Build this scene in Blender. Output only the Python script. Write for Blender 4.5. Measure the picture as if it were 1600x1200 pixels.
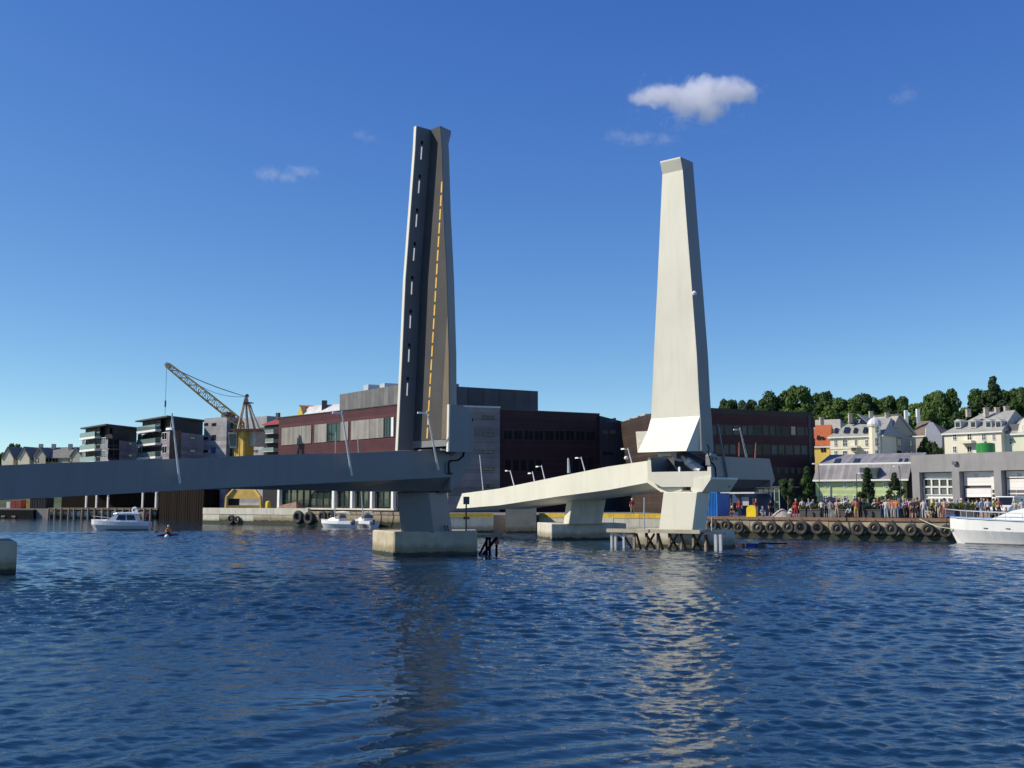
import bpy, bmesh, math, random
import numpy as np
from mathutils import Vector, Matrix
from mathutils import noise as mnoise
R = math.radians
for o in list(bpy.data.objects): bpy.data.objects.remove(o)
scene = bpy.context.scene
COL = scene.collection

# ------------------------------------------------------------------ camera
FPX, HORIZ, CAMZ = 1700.0, 783.0, 3.5            # focal length in photo pixels, horizon row, eye height above the water
PITCH = math.atan((HORIZ-600)/FPX)
cam_d = bpy.data.cameras.new('camera'); cam = bpy.data.objects.new('camera', cam_d); COL.objects.link(cam)
cam.location = (0, 0, CAMZ); cam.rotation_euler = (math.pi/2+PITCH, 0, 0)
cam_d.sensor_width = 36; cam_d.lens = 36*FPX/1600; cam_d.clip_start = 0.3; cam_d.clip_end = 9000
scene.camera = cam
# ------------------------------------------------------------------ sky, sun, exposure
SUN_EL = R(38); SUN_DIR = Vector((-0.9976, -0.07, 0)).normalized()      # towards the sun: left, a little behind the camera
SUN_DIR = Vector((SUN_DIR.x*math.cos(SUN_EL), SUN_DIR.y*math.cos(SUN_EL), math.sin(SUN_EL)))
world = bpy.data.worlds.new('World'); scene.world = world; world.use_nodes = True
wn = world.node_tree; wn.nodes.clear()
sky = wn.nodes.new('ShaderNodeTexSky'); sky.sky_type = 'NISHITA'; sky.sun_disc = False
sky.sun_elevation = SUN_EL; sky.sun_rotation = math.atan2(SUN_DIR.x, SUN_DIR.y)
sky.altitude = 4000; sky.air_density = 1.0; sky.dust_density = 0.0; sky.ozone_density = 1.0
bg = wn.nodes.new('ShaderNodeBackground'); bg.inputs['Strength'].default_value = 0.12
wo = wn.nodes.new('ShaderNodeOutputWorld')
sep = wn.nodes.new('ShaderNodeSeparateColor'); com = wn.nodes.new('ShaderNodeCombineColor'); wn.links.new(sky.outputs[0], sep.inputs[0])
for i, (t, p, k) in enumerate(((0.70, 1.30, 1.78), (1.0, 1.08, 1.11), (1.36, .58, .825))):      # deep clear northern blue: a steeper fall from pale horizon to zenith
    m1 = wn.nodes.new('ShaderNodeMath'); m1.operation = 'MULTIPLY'; m1.inputs[1].default_value = t*.12; wn.links.new(sep.outputs[i], m1.inputs[0])
    m2 = wn.nodes.new('ShaderNodeMath'); m2.operation = 'POWER'; m2.inputs[1].default_value = p; wn.links.new(m1.outputs[0], m2.inputs[0])
    m3 = wn.nodes.new('ShaderNodeMath'); m3.operation = 'MULTIPLY'; m3.inputs[1].default_value = k/.12; wn.links.new(m2.outputs[0], m3.inputs[0]); wn.links.new(m3.outputs[0], com.inputs[i])
wn.links.new(com.outputs[0], bg.inputs['Color']); wn.links.new(bg.outputs[0], wo.inputs['Surface'])
sun_d = bpy.data.lights.new('sun', 'SUN'); sun_d.energy = 5.0; sun_d.angle = R(0.5); sun_d.color = (1.0, 0.91, 0.75)
sun = bpy.data.objects.new('sun', sun_d); COL.objects.link(sun); sun.location = (-60, -20, 60)
sun.rotation_euler = SUN_DIR.to_track_quat('Z', 'Y').to_euler()
scene.view_settings.view_transform = 'Standard'; scene.view_settings.look = 'None'
scene.view_settings.exposure = 0.0; scene.view_settings.gamma = 1.0
scene.view_settings.use_curve_mapping = False
scene.cycles.volume_bounces = 16; scene.cycles.max_bounces = 24
scene.render.resolution_x, scene.render.resolution_y = 1024, 768

# ------------------------------------------------------------------ measuring: photo pixel -> point in the place
_cp, _sp = math.cos(PITCH), math.sin(PITCH)
def ray(px, py):
    x = (px-800)/FPX; v = (600-py)/FPX
    return Vector((x, _cp - v*_sp, _sp + v*_cp))
def at(px, py, Y):
    d = ray(px, py); t = Y/d.y
    return Vector((d.x*t, Y, CAMZ + d.z*t))
def onz(px, py, z):
    d = ray(px, py); t = (z-CAMZ)/d.z
    return Vector((d.x*t, d.y*t, z))
def XY(px, Y): p = at(px, HORIZ, Y); return Vector((p.x, p.y, 0))
def zat(py, Y, px=800): return at(px, py, Y).z
class Facade:
    """upright plane between two measured plan points; u runs left to right, n faces the viewer"""
    def __init__(s, pxa, Ya, pxb, Yb, zpy=HORIZ):
        s.a = XY(pxa, Ya); s.b = XY(pxb, Yb); s.d = (s.b-s.a); s.L = s.d.length; s.d.normalize()
        s.n = Vector((s.d.y, -s.d.x, 0))
        if s.n.y > 0: s.n = -s.n
    def pt(s, px, py, out=0.0):
        r = ray(px, py); den = r.x*s.n.x + r.y*s.n.y
        t = (s.a.x*s.n.x + s.a.y*s.n.y + out)/den
        return Vector((r.x*t, r.y*t, CAMZ + r.z*t))
    def u(s, px, py=HORIZ): return (s.pt(px, py)-s.a).dot(s.d)
    def z(s, py, px): return s.pt(px, py).z
    def P(s, u, z, out=0.0):
        q = s.a + s.d*u + s.n*out; return Vector((q.x, q.y, z))
    def rect(s, l, t, r, b):
        mx, my = (l+r)/2, (t+b)/2
        return s.u(l, my), s.u(r, my), s.z(b, mx), s.z(t, mx)

# ------------------------------------------------------------------ objects
OFF = {}
def tag(o, label=None, cat=None, group=None, kind=None):
    if label: o['label'] = label
    if cat: o['category'] = cat
    if group: o['group'] = group
    if kind: o['kind'] = kind
    return o
def thing(name, label, cat, loc, group=None):
    o = bpy.data.objects.new(name, None); COL.objects.link(o); o.location = loc; o.empty_display_size = .2
    OFF[o.name] = Vector(loc)
    return tag(o, label, cat, group)
class MB:
    def __init__(s): s.v = []; s.f = []; s.m = []
    def add(s, vs, fs, m=0):
        k = len(s.v); s.v += [tuple(v) for v in vs]; s.f += [tuple(i+k for i in f) for f in fs]; s.m += [m]*len(fs); return s
    def hexa(s, p, m=0):      # p: 4 bottom (ccw), 4 top
        return s.add(p, [(3,2,1,0),(4,5,6,7),(0,1,5,4),(1,2,6,5),(2,3,7,6),(3,0,4,7)], m)
    def box(s, c, d, m=0, rz=0.0):
        cx, cy, cz = c; hx, hy, hz = d[0]/2, d[1]/2, d[2]/2; ca, sa = math.cos(rz), math.sin(rz); p = []
        for dz in (-hz, hz):
            for dx, dy in ((-hx,-hy),(hx,-hy),(hx,hy),(-hx,hy)):
                p.append((cx+dx*ca-dy*sa, cy+dx*sa+dy*ca, cz+dz))
        return s.hexa(p, m)
    def fbox(s, F, u0, u1, z0, z1, d0, d1, m=0):      # box standing on a facade, d0..d1 metres in front of it
        return s.hexa([F.P(u0,z0,d1),F.P(u1,z0,d1),F.P(u1,z0,d0),F.P(u0,z0,d0),F.P(u0,z1,d1),F.P(u1,z1,d1),F.P(u1,z1,d0),F.P(u0,z1,d0)], m)
    def prism(s, pts, z0, z1, m=0):                    # plan polygon; z0 / z1 numbers or lists
        n = len(pts); z0 = z0 if isinstance(z0, (list,tuple)) else [z0]*n; z1 = z1 if isinstance(z1, (list,tuple)) else [z1]*n
        v = [(p[0],p[1],a) for p, a in zip(pts, z0)] + [(p[0],p[1],a) for p, a in zip(pts, z1)]
        return s.add(v, [tuple(range(n-1,-1,-1)), tuple(range(n,2*n))]+[(i,(i+1)%n,n+(i+1)%n,n+i) for i in range(n)], m)
    def extr(s, pts, off, m=0):                        # polygon in space, extruded along off
        n = len(pts); off = Vector(off); v = [Vector(p) for p in pts]; v += [p+off for p in v]
        return s.add(v, [tuple(range(n)), tuple(range(2*n-1,n-1,-1))]+[(i,n+i,n+(i+1)%n,(i+1)%n) for i in range(n)], m)
    def loft(s, rings, m=0, caps=True, closed=True, side=None):
        n = len(rings[0]); k = len(s.v); s.v += [tuple(p) for r in rings for p in r]; f = []
        for i in range(len(rings)-1):
            for j in range(n if closed else n-1):
                a = k+i*n+j; b = k+i*n+(j+1)%n; f.append((a, b, b+n, a+n))
        if caps: f.append(tuple(k+j for j in range(n-1,-1,-1))); f.append(tuple(k+(len(rings)-1)*n+j for j in range(n)))
        s.f += f; s.m += [m]*len(f)
        if side is not None:
            for q in range((len(rings)-1)*n): s.m[len(s.m)-len(f)+q] = side[q % n]
        return s
    def tube(s, p0, p1, r0, r1=None, seg=8, m=0):
        r1 = r0 if r1 is None else r1; p0 = Vector(p0); p1 = Vector(p1); d = (p1-p0)
        if d.length < 1e-6: return s
        d.normalize(); a = d.orthogonal().normalized(); b = d.cross(a); rings = []
        for p, r in ((p0, r0), (p1, r1)):
            rings.append([p + (a*math.cos(2*math.pi*i/seg) + b*math.sin(2*math.pi*i/seg))*r for i in range(seg)])
        return s.loft(rings, m)
    def path(s, pts, r, seg=6, m=0):
        for a, b in zip(pts[:-1], pts[1:]): s.tube(a, b, r, r, seg, m)
        return s
    def bar(s, p0, p1, w, h, m=0, up=(0,0,1)):
        p0 = Vector(p0); p1 = Vector(p1); d = (p1-p0).normalized(); sd = d.cross(Vector(up))
        if sd.length < 1e-4: sd = d.orthogonal()
        sd.normalize(); up = sd.cross(d); a = sd*w/2; b = up*h/2
        return s.hexa([p0-a-b, p0+a-b, p1+a-b, p1-a-b, p0-a+b, p0+a+b, p1+a+b, p1-a+b], m)
    def lathe(s, c, prof, seg=16, m=0, axis=None):     # prof: (radius, height) list
        c = Vector(c); ax = Vector(axis or (0,0,1)).normalized(); a = ax.orthogonal().normalized(); b = ax.cross(a)
        return s.loft([[c + ax*h + (a*math.cos(2*math.pi*i/seg)+b*math.sin(2*math.pi*i/seg))*max(r,1e-4) for i in range(seg)] for r, h in prof], m)
    def torus(s, c, axis, Rr, r, seg=24, ring=10, m=0, sy=1.0):
        c = Vector(c); ax = Vector(axis).normalized(); a = ax.orthogonal().normalized(); b = ax.cross(a); rings = []
        for i in range(seg+1):
            t = 2*math.pi*i/seg; e = a*math.cos(t)+b*math.sin(t)
            rings.append([c + e*(Rr + r*math.cos(2*math.pi*j/ring)) + ax*(r*sy*math.sin(2*math.pi*j/ring)) for j in range(ring)])
        return s.loft(rings, m, caps=False)
def obj(name, mb, mats, parent=None, smooth=False):
    mats = mats if isinstance(mats, (list, tuple)) else [mats]
    v = np.array(mb.v, dtype=float).reshape(-1, 3)
    if parent is None:
        off = Vector(((v[:,0].min()+v[:,0].max())/2, (v[:,1].min()+v[:,1].max())/2, v[:,2].min()))
    else: off = OFF[parent.name]
    me = bpy.data.meshes.new(name); me.from_pydata((v-np.array(off)).tolist(), [], mb.f)
    for m in mats: me.materials.append(m)
    if any(mb.m): me.polygons.foreach_set('material_index', mb.m)
    bm = bmesh.new(); bm.from_mesh(me); bmesh.ops.recalc_face_normals(bm, faces=bm.faces[:]); bm.to_mesh(me); bm.free()
    if smooth: me.polygons.foreach_set('use_smooth', [True]*len(me.polygons))
    me.update()
    o = bpy.data.objects.new(name, me); COL.objects.link(o)
    if parent is None: o.location = off
    else: o.parent = parent
    OFF[o.name] = off.copy()
    return o
def bevel(o, w, seg=1):
    bm = bmesh.new(); bm.from_mesh(o.data); bmesh.ops.remove_doubles(bm, verts=bm.verts[:], dist=1e-5)
    ed = [e for e in bm.edges if len(e.link_faces) == 2 and e.calc_face_angle(0) > .35]
    bmesh.ops.bevel(bm, geom=ed, offset=w, segments=seg, affect='EDGES', profile=.5); bm.to_mesh(o.data); bm.free(); return o
def copy_tree(o, parent=None):
    c = o.copy(); COL.objects.link(c); c.parent = parent
    for ch in o.children: copy_tree(ch, c)
    return c
def one(name, mb, mats, label, cat, group=None, smooth=False): return tag(obj(name, mb, mats, None, smooth), label, cat, group)

# ------------------------------------------------------------------ materials
def mat(name, col, rough=.6, var=.12, scale=1.0, bump=0.0, bscale=None, metal=0.0, streak=0.0, spec=.5, dirt=None, dirtamt=.5, dscale=.35, emit=0.0, wet=0.0):
    m = bpy.data.materials.new(name); m.use_nodes = True; nt = m.node_tree; b = nt.nodes['Principled BSDF']
    b.inputs['Roughness'].default_value = rough; b.inputs['Metallic'].default_value = metal
    b.inputs['Specular IOR Level'].default_value = spec
    g = nt.nodes.new('ShaderNodeNewGeometry'); L = nt.links.new
    n1 = nt.nodes.new('ShaderNodeTexNoise'); n1.inputs['Scale'].default_value = scale; n1.inputs['Detail'].default_value = 5
    L(g.outputs['Position'], n1.inputs['Vector'])
    r = nt.nodes.new('ShaderNodeMapRange'); r.inputs[1].default_value = .3; r.inputs[2].default_value = .7
    r.inputs[3].default_value = 1-var; r.inputs[4].default_value = 1+var; L(n1.outputs[0], r.inputs[0])
    v = nt.nodes.new('ShaderNodeVectorMath'); v.operation = 'SCALE'; v.inputs[0].default_value = col[:3]; L(r.outputs[0], v.inputs['Scale'])
    out = v.outputs[0]
    if dirt is not None or streak:
        mp = nt.nodes.new('ShaderNodeMapping'); mp.inputs['Scale'].default_value = (1, 1, .12 if streak else 1); L(g.outputs['Position'], mp.inputs[0])
        n2 = nt.nodes.new('ShaderNodeTexNoise'); n2.inputs['Scale'].default_value = dscale if not streak else 1.6; n2.inputs['Detail'].default_value = 6; n2.inputs['Roughness'].default_value = .65
        L(mp.outputs[0], n2.inputs['Vector'])
        r2 = nt.nodes.new('ShaderNodeMapRange'); r2.inputs[1].default_value = .48; r2.inputs[2].default_value = .72; r2.inputs[3].default_value = 0; r2.inputs[4].default_value = dirtamt if dirt is not None else streak
        L(n2.outputs[0], r2.inputs[0])
        mx = nt.nodes.new('ShaderNodeMix'); mx.data_type = 'RGBA'; L(r2.outputs[0], mx.inputs['Factor']); L(out, mx.inputs[6])
        d = dirt if dirt is not None else [c*.45 for c in col[:3]]; mx.inputs[7].default_value = (*d, 1); out = mx.outputs[2]
    if wet:                                     # tide mark: dark and green below an uneven line
        sx = nt.nodes.new('ShaderNodeSeparateXYZ'); L(g.outputs['Position'], sx.inputs[0])
        n4 = nt.nodes.new('ShaderNodeTexNoise'); n4.inputs['Scale'].default_value = 2.2; n4.inputs['Detail'].default_value = 6; L(g.outputs['Position'], n4.inputs['Vector'])
        a4 = nt.nodes.new('ShaderNodeMath'); a4.operation = 'MULTIPLY_ADD'; a4.inputs[1].default_value = -.55; L(n4.outputs[0], a4.inputs[0]); L(sx.outputs[2], a4.inputs[2])
        for lo, hi, colr, amt in ((wet-.1, wet+.25, (.16,.135,.06), .65), (wet-.42, wet-.25, (.02,.022,.014), .92)):
            r4 = nt.nodes.new('ShaderNodeMapRange'); r4.inputs[1].default_value = lo; r4.inputs[2].default_value = hi; r4.inputs[3].default_value = amt; r4.inputs[4].default_value = 0; L(a4.outputs[0], r4.inputs[0])
            m4 = nt.nodes.new('ShaderNodeMix'); m4.data_type = 'RGBA'; L(r4.outputs[0], m4.inputs['Factor']); L(out, m4.inputs[6]); m4.inputs[7].default_value = (*colr, 1); out = m4.outputs[2]
    L(out, b.inputs['Base Color'])
    if bump:
        n3 = nt.nodes.new('ShaderNodeTexNoise'); n3.inputs['Scale'].default_value = bscale or 6; n3.inputs['Detail'].default_value = 6; L(g.outputs['Position'], n3.inputs['Vector'])
        bp = nt.nodes.new('ShaderNodeBump'); bp.inputs['Strength'].default_value = bump; bp.inputs['Distance'].default_value = .05; L(n3.outputs[0], bp.inputs['Height']); L(bp.outputs[0], b.inputs['Normal'])
    if emit:
        b.inputs['Emission Color'].default_value = (*col[:3], 1); b.inputs['Emission Strength'].default_value = emit
    return m
def boards(name, col, pitch, axis='z', dark=.6, rough=.6, var=.15, scale=.6, spec=.25):
    """cladding boards: a thin darker joint every `pitch` metres, a slightly different tone board to board"""
    m = mat(name, col, rough, var, scale, spec=spec); nt = m.node_tree; L = nt.links.new; b = nt.nodes['Principled BSDF']
    src = b.inputs['Base Color'].links[0].from_socket
    g = nt.nodes.new('ShaderNodeNewGeometry'); sx = nt.nodes.new('ShaderNodeSeparateXYZ'); L(g.outputs['Position'], sx.inputs[0])
    if axis == 'z': h = sx.outputs[2]
    else:
        ad = nt.nodes.new('ShaderNodeMath'); ad.operation = 'SUBTRACT'; L(sx.outputs[0], ad.inputs[0]); 
        ym = nt.nodes.new('ShaderNodeMath'); ym.operation = 'MULTIPLY'; ym.inputs[1].default_value = .6; L(sx.outputs[1], ym.inputs[0]); L(ym.outputs[0], ad.inputs[1]); h = ad.outputs[0]
    dv = nt.nodes.new('ShaderNodeMath'); dv.operation = 'DIVIDE'; dv.inputs[1].default_value = pitch; L(h, dv.inputs[0])
    fr = nt.nodes.new('ShaderNodeMath'); fr.operation = 'FRACT'; L(dv.outputs[0], fr.inputs[0])
    fl = nt.nodes.new('ShaderNodeMath'); fl.operation = 'FLOOR'; L(dv.outputs[0], fl.inputs[0])
    wn_ = nt.nodes.new('ShaderNodeTexWhiteNoise'); wn_.noise_dimensions = '1D'; L(fl.outputs[0], wn_.inputs['W'])
    r = nt.nodes.new('ShaderNodeMapRange'); r.inputs[3].default_value = .8; r.inputs[4].default_value = 1.2; L(wn_.outputs[0], r.inputs[0])
    gt = nt.nodes.new('ShaderNodeMath'); gt.operation = 'GREATER_THAN'; gt.inputs[1].default_value = .12; L(fr.outputs[0], gt.inputs[0])
    r3 = nt.nodes.new('ShaderNodeMapRange'); r3.inputs[3].default_value = dark; r3.inputs[4].default_value = 1; L(gt.outputs[0], r3.inputs[0])
    ml = nt.nodes.new('ShaderNodeMath'); ml.operation = 'MULTIPLY'; L(r.outputs[0], ml.inputs[0]); L(r3.outputs[0], ml.inputs[1])
    vs = nt.nodes.new('ShaderNodeVectorMath'); vs.operation = 'SCALE'; L(src, vs.inputs[0]); L(ml.outputs[0], vs.inputs['Scale']); L(vs.outputs[0], b.inputs['Base Color'])
    return m
PAINT = mat('cream bridge paint', (.70,.675,.565), .5, .06, .25, .06, 1.2, dirt=(.52,.485,.38), dirtamt=.30, streak=1)
FASCIA = mat('shade grey bridge paint', (.21,.215,.22), .5, .05, .3, .03, 1.0, dirt=(.15,.155,.16), dirtamt=.35, streak=1)  # cream paint again, with the shade of sun-away faces put into its colour
CONC = mat('concrete', (.48,.42,.305), .85, .14, .8, .3, 5, dirt=(.20,.175,.13), dirtamt=.45, dscale=.6, wet=.30)
CONC_L = mat('pale concrete', (.58,.55,.46), .85, .10, .7, .25, 5, streak=.45, wet=.32)
CONC_G = mat('grey concrete', (.265,.26,.265), .85, .09, .5, .2, 4, streak=.35)
ALGAE = mat('wet algae', (.03,.035,.02), .5, .4, 2.0, .4, 6)
ASPHALT = mat('asphalt deck', (.062,.061,.062), .9, .14, .7, .2, 8, streak=.25)
DARKG = mat('dark grey paint', (.10,.105,.12), .55, .08, .6)
BLACK = mat('black rubber', (.014,.014,.015), .85, .2, 3.0, .2, 12, spec=.1)
TYRE = mat('tyre rubber', (.045,.043,.041), .85, .3, 3.0, .3, 14, dirt=(.10,.09,.075), dirtamt=.6, dscale=2.0)
STEEL = mat('galvanised steel', (.52,.53,.54), .45, .1, 4, metal=.3)
DSTEEL = mat('dark steel', (.06,.062,.066), .5, .15, 3, metal=.2)
WHITE = mat('white paint', (.80,.79,.76), .5, .05, 1.0)
GLOSSW = mat('white gelcoat', (.80,.80,.79), .25, .05, .6, streak=.12)
YELLOWL = mat('yellow road paint', (.72,.42,.07), .7, .15, 3)
YELLOW = mat('yellow paint', (.80,.60,.015), .45, .06, 1)
KERBY = mat('worn yellow kerb', (.75,.50,.03), .6, .2, 2, dirt=(.4,.3,.1), dirtamt=.5, dscale=1.5)
LEDM = mat('led strip', (.9,.9,.87), .4, 0, 1, emit=.42)
TIMBER = mat('weathered timber', (.30,.24,.17), .85, .3, 2, .3, 9, streak=.5)
DTIMBER = mat('dark creosote and shade timber', (.014,.010,.008), .9, .3, 2, .3, 9, spec=.08)  # dark timber, deepened further to stand in for shade on the plank wall
KERBW = mat('reddish quay kerb', (.22,.125,.08), .8, .25, 1.5, .3, 8)
GLASS = mat('window glass', (.015,.018,.022), .06, .1, 1, spec=.6)
GLASSG = mat('green tinted glass', (.02,.045,.04), .07, .15, .8, spec=.6)
FRAMEW = mat('white window frame', (.72,.72,.70), .5, .04, 1)
FRAMED = mat('dark window frame', (.03,.03,.033), .5, .1, 1)
GLASSD = mat('dark dull glass', (.012,.014,.017), .12, .1, 1, spec=.18)
# ================================================================== water, land, hill
CALM = ((-3.0, 19.8, 2.9, 2.6, .2), (-1.7, 16.0, 2.2, 2.2, -.1), (1.2, 15.6, 1.9, 1.8, .1))       # slick of an old wake
def build_water():
    rr = list(np.linspace(.01, 7, 8)); r = 7.0
    while r < 420: rr.append(r := r + (max(.03, min(.0031*r, .19)) if r < 135 else .035*(r-120)))
    rr = np.array(rr); nr = len(rr)
    fine = np.linspace(R(-29), R(29), 700); coarse = np.linspace(R(29), R(331), 90)[1:-1]
    th = np.concatenate([fine, coarse]); nt = len(th)
    RR, TH = np.meshgrid(rr, th, indexing='ij')
    X = RR*np.sin(TH); Y = RR*np.cos(TH); Z = np.zeros_like(X)
    dr = np.gradient(rr)[:, None]*np.ones((1, nt))
    coarse_col = (np.abs(TH) > R(29.01)) & (TH > 0)
    rng = np.random.default_rng(5)
    # slow patches of wind: calmer water in the old wake on the left, livelier elsewhere
    def blob(cx, cy, rx, ry, a):
        ca, sa = math.cos(a), math.sin(a); u = (X-cx)*ca+(Y-cy)*sa; v = -(X-cx)*sa+(Y-cy)*ca
        return np.exp(-((u/rx)**2+(v/ry)**2))
    calm = np.clip(sum(blob(*q) for q in CALM), 0, 1)
    lanes = np.sin(.19*Y+.05*X+1.1)+.8*np.sin(.33*Y-.09*X+.7*np.sin(.07*X)+2.0)+.7*np.sin(.11*X+.13*Y+4.0)      # lanes of wind
    amp = (1 + .17*lanes)*(1 - .74*calm)
    NWV = 110
    for k in range(NWV):
        lam = 0.16*(LMAX/0.16)**(k/(NWV-1.0))*rng.uniform(.9, 1.1)
        a = math.pi*.5 + rng.normal(0, .62)          # crests mostly across the view
        st = SLOPE*(1.0 if lam < .5 else (.5/lam)**.75)*rng.uniform(.6, 1.3)          # steepness
        A = st*lam/(2*math.pi)
        kx, ky = math.cos(a)*2*math.pi/lam, math.sin(a)*2*math.pi/lam
        ph = rng.uniform(0, 6.28)
        fil = np.clip((lam/(dr+1e-3)-3.2)/2.2, 0, 1)
        if fil.max() <= 0: continue
        rows = np.where(fil[:, 0] > 0)[0]; r1 = rows.max()+1; sl = slice(0, r1)
        w = fil[sl]*amp[sl]*(~coarse_col[sl])*(1+(1.7*np.clip((RR[sl]-22)/30, 0, 1) if lam > .5 else 0))     # farther out the short ripples are too small to mesh: the longer ones carry their steepness
        arg = kx*X[sl]+ky*Y[sl]+ph + .8*np.sin(.31*X[sl]*math.cos(ph)+.27*Y[sl]+ph*2)+.7*np.sin(.17*Y[sl]-.2*X[sl]+ph*3)
        Z[sl] += w*A*(np.sin(arg)+.25*np.sin(2*arg+1.57))
    # curved ridges of the wake in the left foreground
    for cx, cy, r0, lam, h in ((6.0, 8.0, 11.5, 1.3, .030), (6.0, 8.0, 9.6, 1.0, .022), (7.5, 8.5, 14.8, 1.6, .03)):
        d = np.hypot(X-cx, (Y-cy)*1.15)-r0
        ang = np.arctan2(Y-cy, X-cx); wdw = np.exp(-((ang-2.35)/.55)**2)
        Z += h*wdw*np.exp(-(d/lam)**2)*np.cos(d*2*math.pi/lam)*1.1
    v = np.stack([X, Y, Z], -1).reshape(-1, 3)
    i = np.arange(nr-1)[:, None]; j = np.arange(nt)[None, :]; j2 = (j+1) % nt
    f = np.stack([i*nt+j, i*nt+j2, (i+1)*nt+j2, (i+1)*nt+j], -1).reshape(-1, 4)
    f = f[:, ::-1]
    me = bpy.data.meshes.new('water'); me.vertices.add(len(v)); me.vertices.foreach_set('co', v.ravel())
    me.loops.add(f.size); me.loops.foreach_set('vertex_index', f.ravel().astype(np.int32))
    me.polygons.add(len(f)); me.polygons.foreach_set('loop_start', np.arange(0, f.size, 4, dtype=np.int32)); me.polygons.foreach_set('loop_total', np.full(len(f), 4, dtype=np.int32))
    me.polygons.foreach_set('use_smooth', np.ones(len(f), dtype=bool)); me.update(calc_edges=True)
    m = bpy.data.materials.new('harbour water'); m.use_nodes = True; nt_ = m.node_tree; b = nt_.nodes['Principled BSDF']; L = nt_.links.new
    b.inputs['Base Color'].default_value = (.006, .027, .056, 1); b.inputs['Roughness'].default_value = .04; b.inputs['IOR'].default_value = 1.33
    g = nt_.nodes.new('ShaderNodeNewGeometry')
    def layer(sx, sy, rot, sc, det, lo=None):
        mp = nt_.nodes.new('ShaderNodeMapping'); mp.inputs['Scale'].default_value = (sx, sy, 1); mp.inputs['Rotation'].default_value = (0, 0, rot); L(g.outputs['Position'], mp.inputs[0])
        n = nt_.nodes.new('ShaderNodeTexNoise'); n.inputs['Scale'].default_value = sc; n.inputs['Detail'].default_value = det; n.inputs['Roughness'].default_value = .58; L(mp.outputs[0], n.inputs['Vector']); return n.outputs[0]
    big = layer(.5, 1.2, .08, .8, 3); mid = layer(.6, 1.2, -.10, 3.4, 4); fine_ = layer(.5, 1.2, .15, 8.5, 3)
    patch = layer(.35, 1.0, .1, .075, 3)
    pr = nt_.nodes.new('ShaderNodeMapRange'); pr.inputs[1].default_value = .36; pr.inputs[2].default_value = .66; pr.inputs[3].default_value = .55; pr.inputs[4].default_value = 1.15; L(patch, pr.inputs[0])
    # calm slick of the wake, the same patch of water that is smoothed in the mesh
    sl = None
    for cx, cy, rx, ry, a in CALM:
        mp = nt_.nodes.new('ShaderNodeMapping'); mp.vector_type = 'TEXTURE'; mp.inputs['Location'].default_value = (cx, cy, 0); mp.inputs['Rotation'].default_value = (0, 0, a); mp.inputs['Scale'].default_value = (rx*1.25, ry*1.25, 50); L(g.outputs['Position'], mp.inputs[0])
        gr = nt_.nodes.new('ShaderNodeTexGradient'); gr.gradient_type = 'QUADRATIC_SPHERE'; L(mp.outputs[0], gr.inputs[0])
        if sl is None: sl = gr.outputs['Fac']
        else:
            mx = nt_.nodes.new('ShaderNodeMath'); mx.operation = 'MAXIMUM'; L(sl, mx.inputs[0]); L(gr.outputs['Fac'], mx.inputs[1]); sl = mx.outputs[0]
    ir = nt_.nodes.new('ShaderNodeMapRange'); ir.inputs[1].default_value = .05; ir.inputs[2].default_value = .5; ir.inputs[3].default_value = 1; ir.inputs[4].default_value = .22; L(sl, ir.inputs[0])
    am = nt_.nodes.new('ShaderNodeMath'); am.operation = 'MULTIPLY'; L(pr.outputs[0], am.inputs[0]); L(ir.outputs[0], am.inputs[1])
    def scaled(s, k):
        x = nt_.nodes.new('ShaderNodeMath'); x.operation = 'MULTIPLY'; x.inputs[1].default_value = k; L(s, x.inputs[0]); return x.outputs[0]
    def plus(a, c):
        x = nt_.nodes.new('ShaderNodeMath'); L(a, x.inputs[0]); L(c, x.inputs[1]); return x.outputs[0]
    mid2 = layer(.6, 1.15, .35, 1.55, 3)
    hsum = plus(plus(plus(scaled(big, WB[0]), scaled(mid, WB[1])), scaled(fine_, WB[2])), scaled(mid2, WB[3]))
    x = nt_.nodes.new('ShaderNodeMath'); x.operation = 'MULTIPLY'; L(hsum, x.inputs[0]); L(am.outputs[0], x.inputs[1])
    bp = nt_.nodes.new('ShaderNodeBump'); bp.inputs['Strength'].default_value = 1; bp.inputs['Distance'].default_value = 1.0; L(x.outputs[0], bp.inputs['Height']); L(bp.outputs[0], b.inputs['Normal'])
    me.materials.append(m)
    o = bpy.data.objects.new('water', me); COL.objects.link(o); tag(o, 'rippled dark blue harbour water', kind='structure')
WB = (.0, .026, .011, .0); LMAX, SLOPE = 1.5, .027
build_water()

QZ = 1.95
GROUND = mat('quay paving', (.20,.185,.17), .9, .18, .5, .2, 6)
GRASSY = mat('hill grass', (.05,.075,.02), .95, .35, .08, .3, 2)
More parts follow.
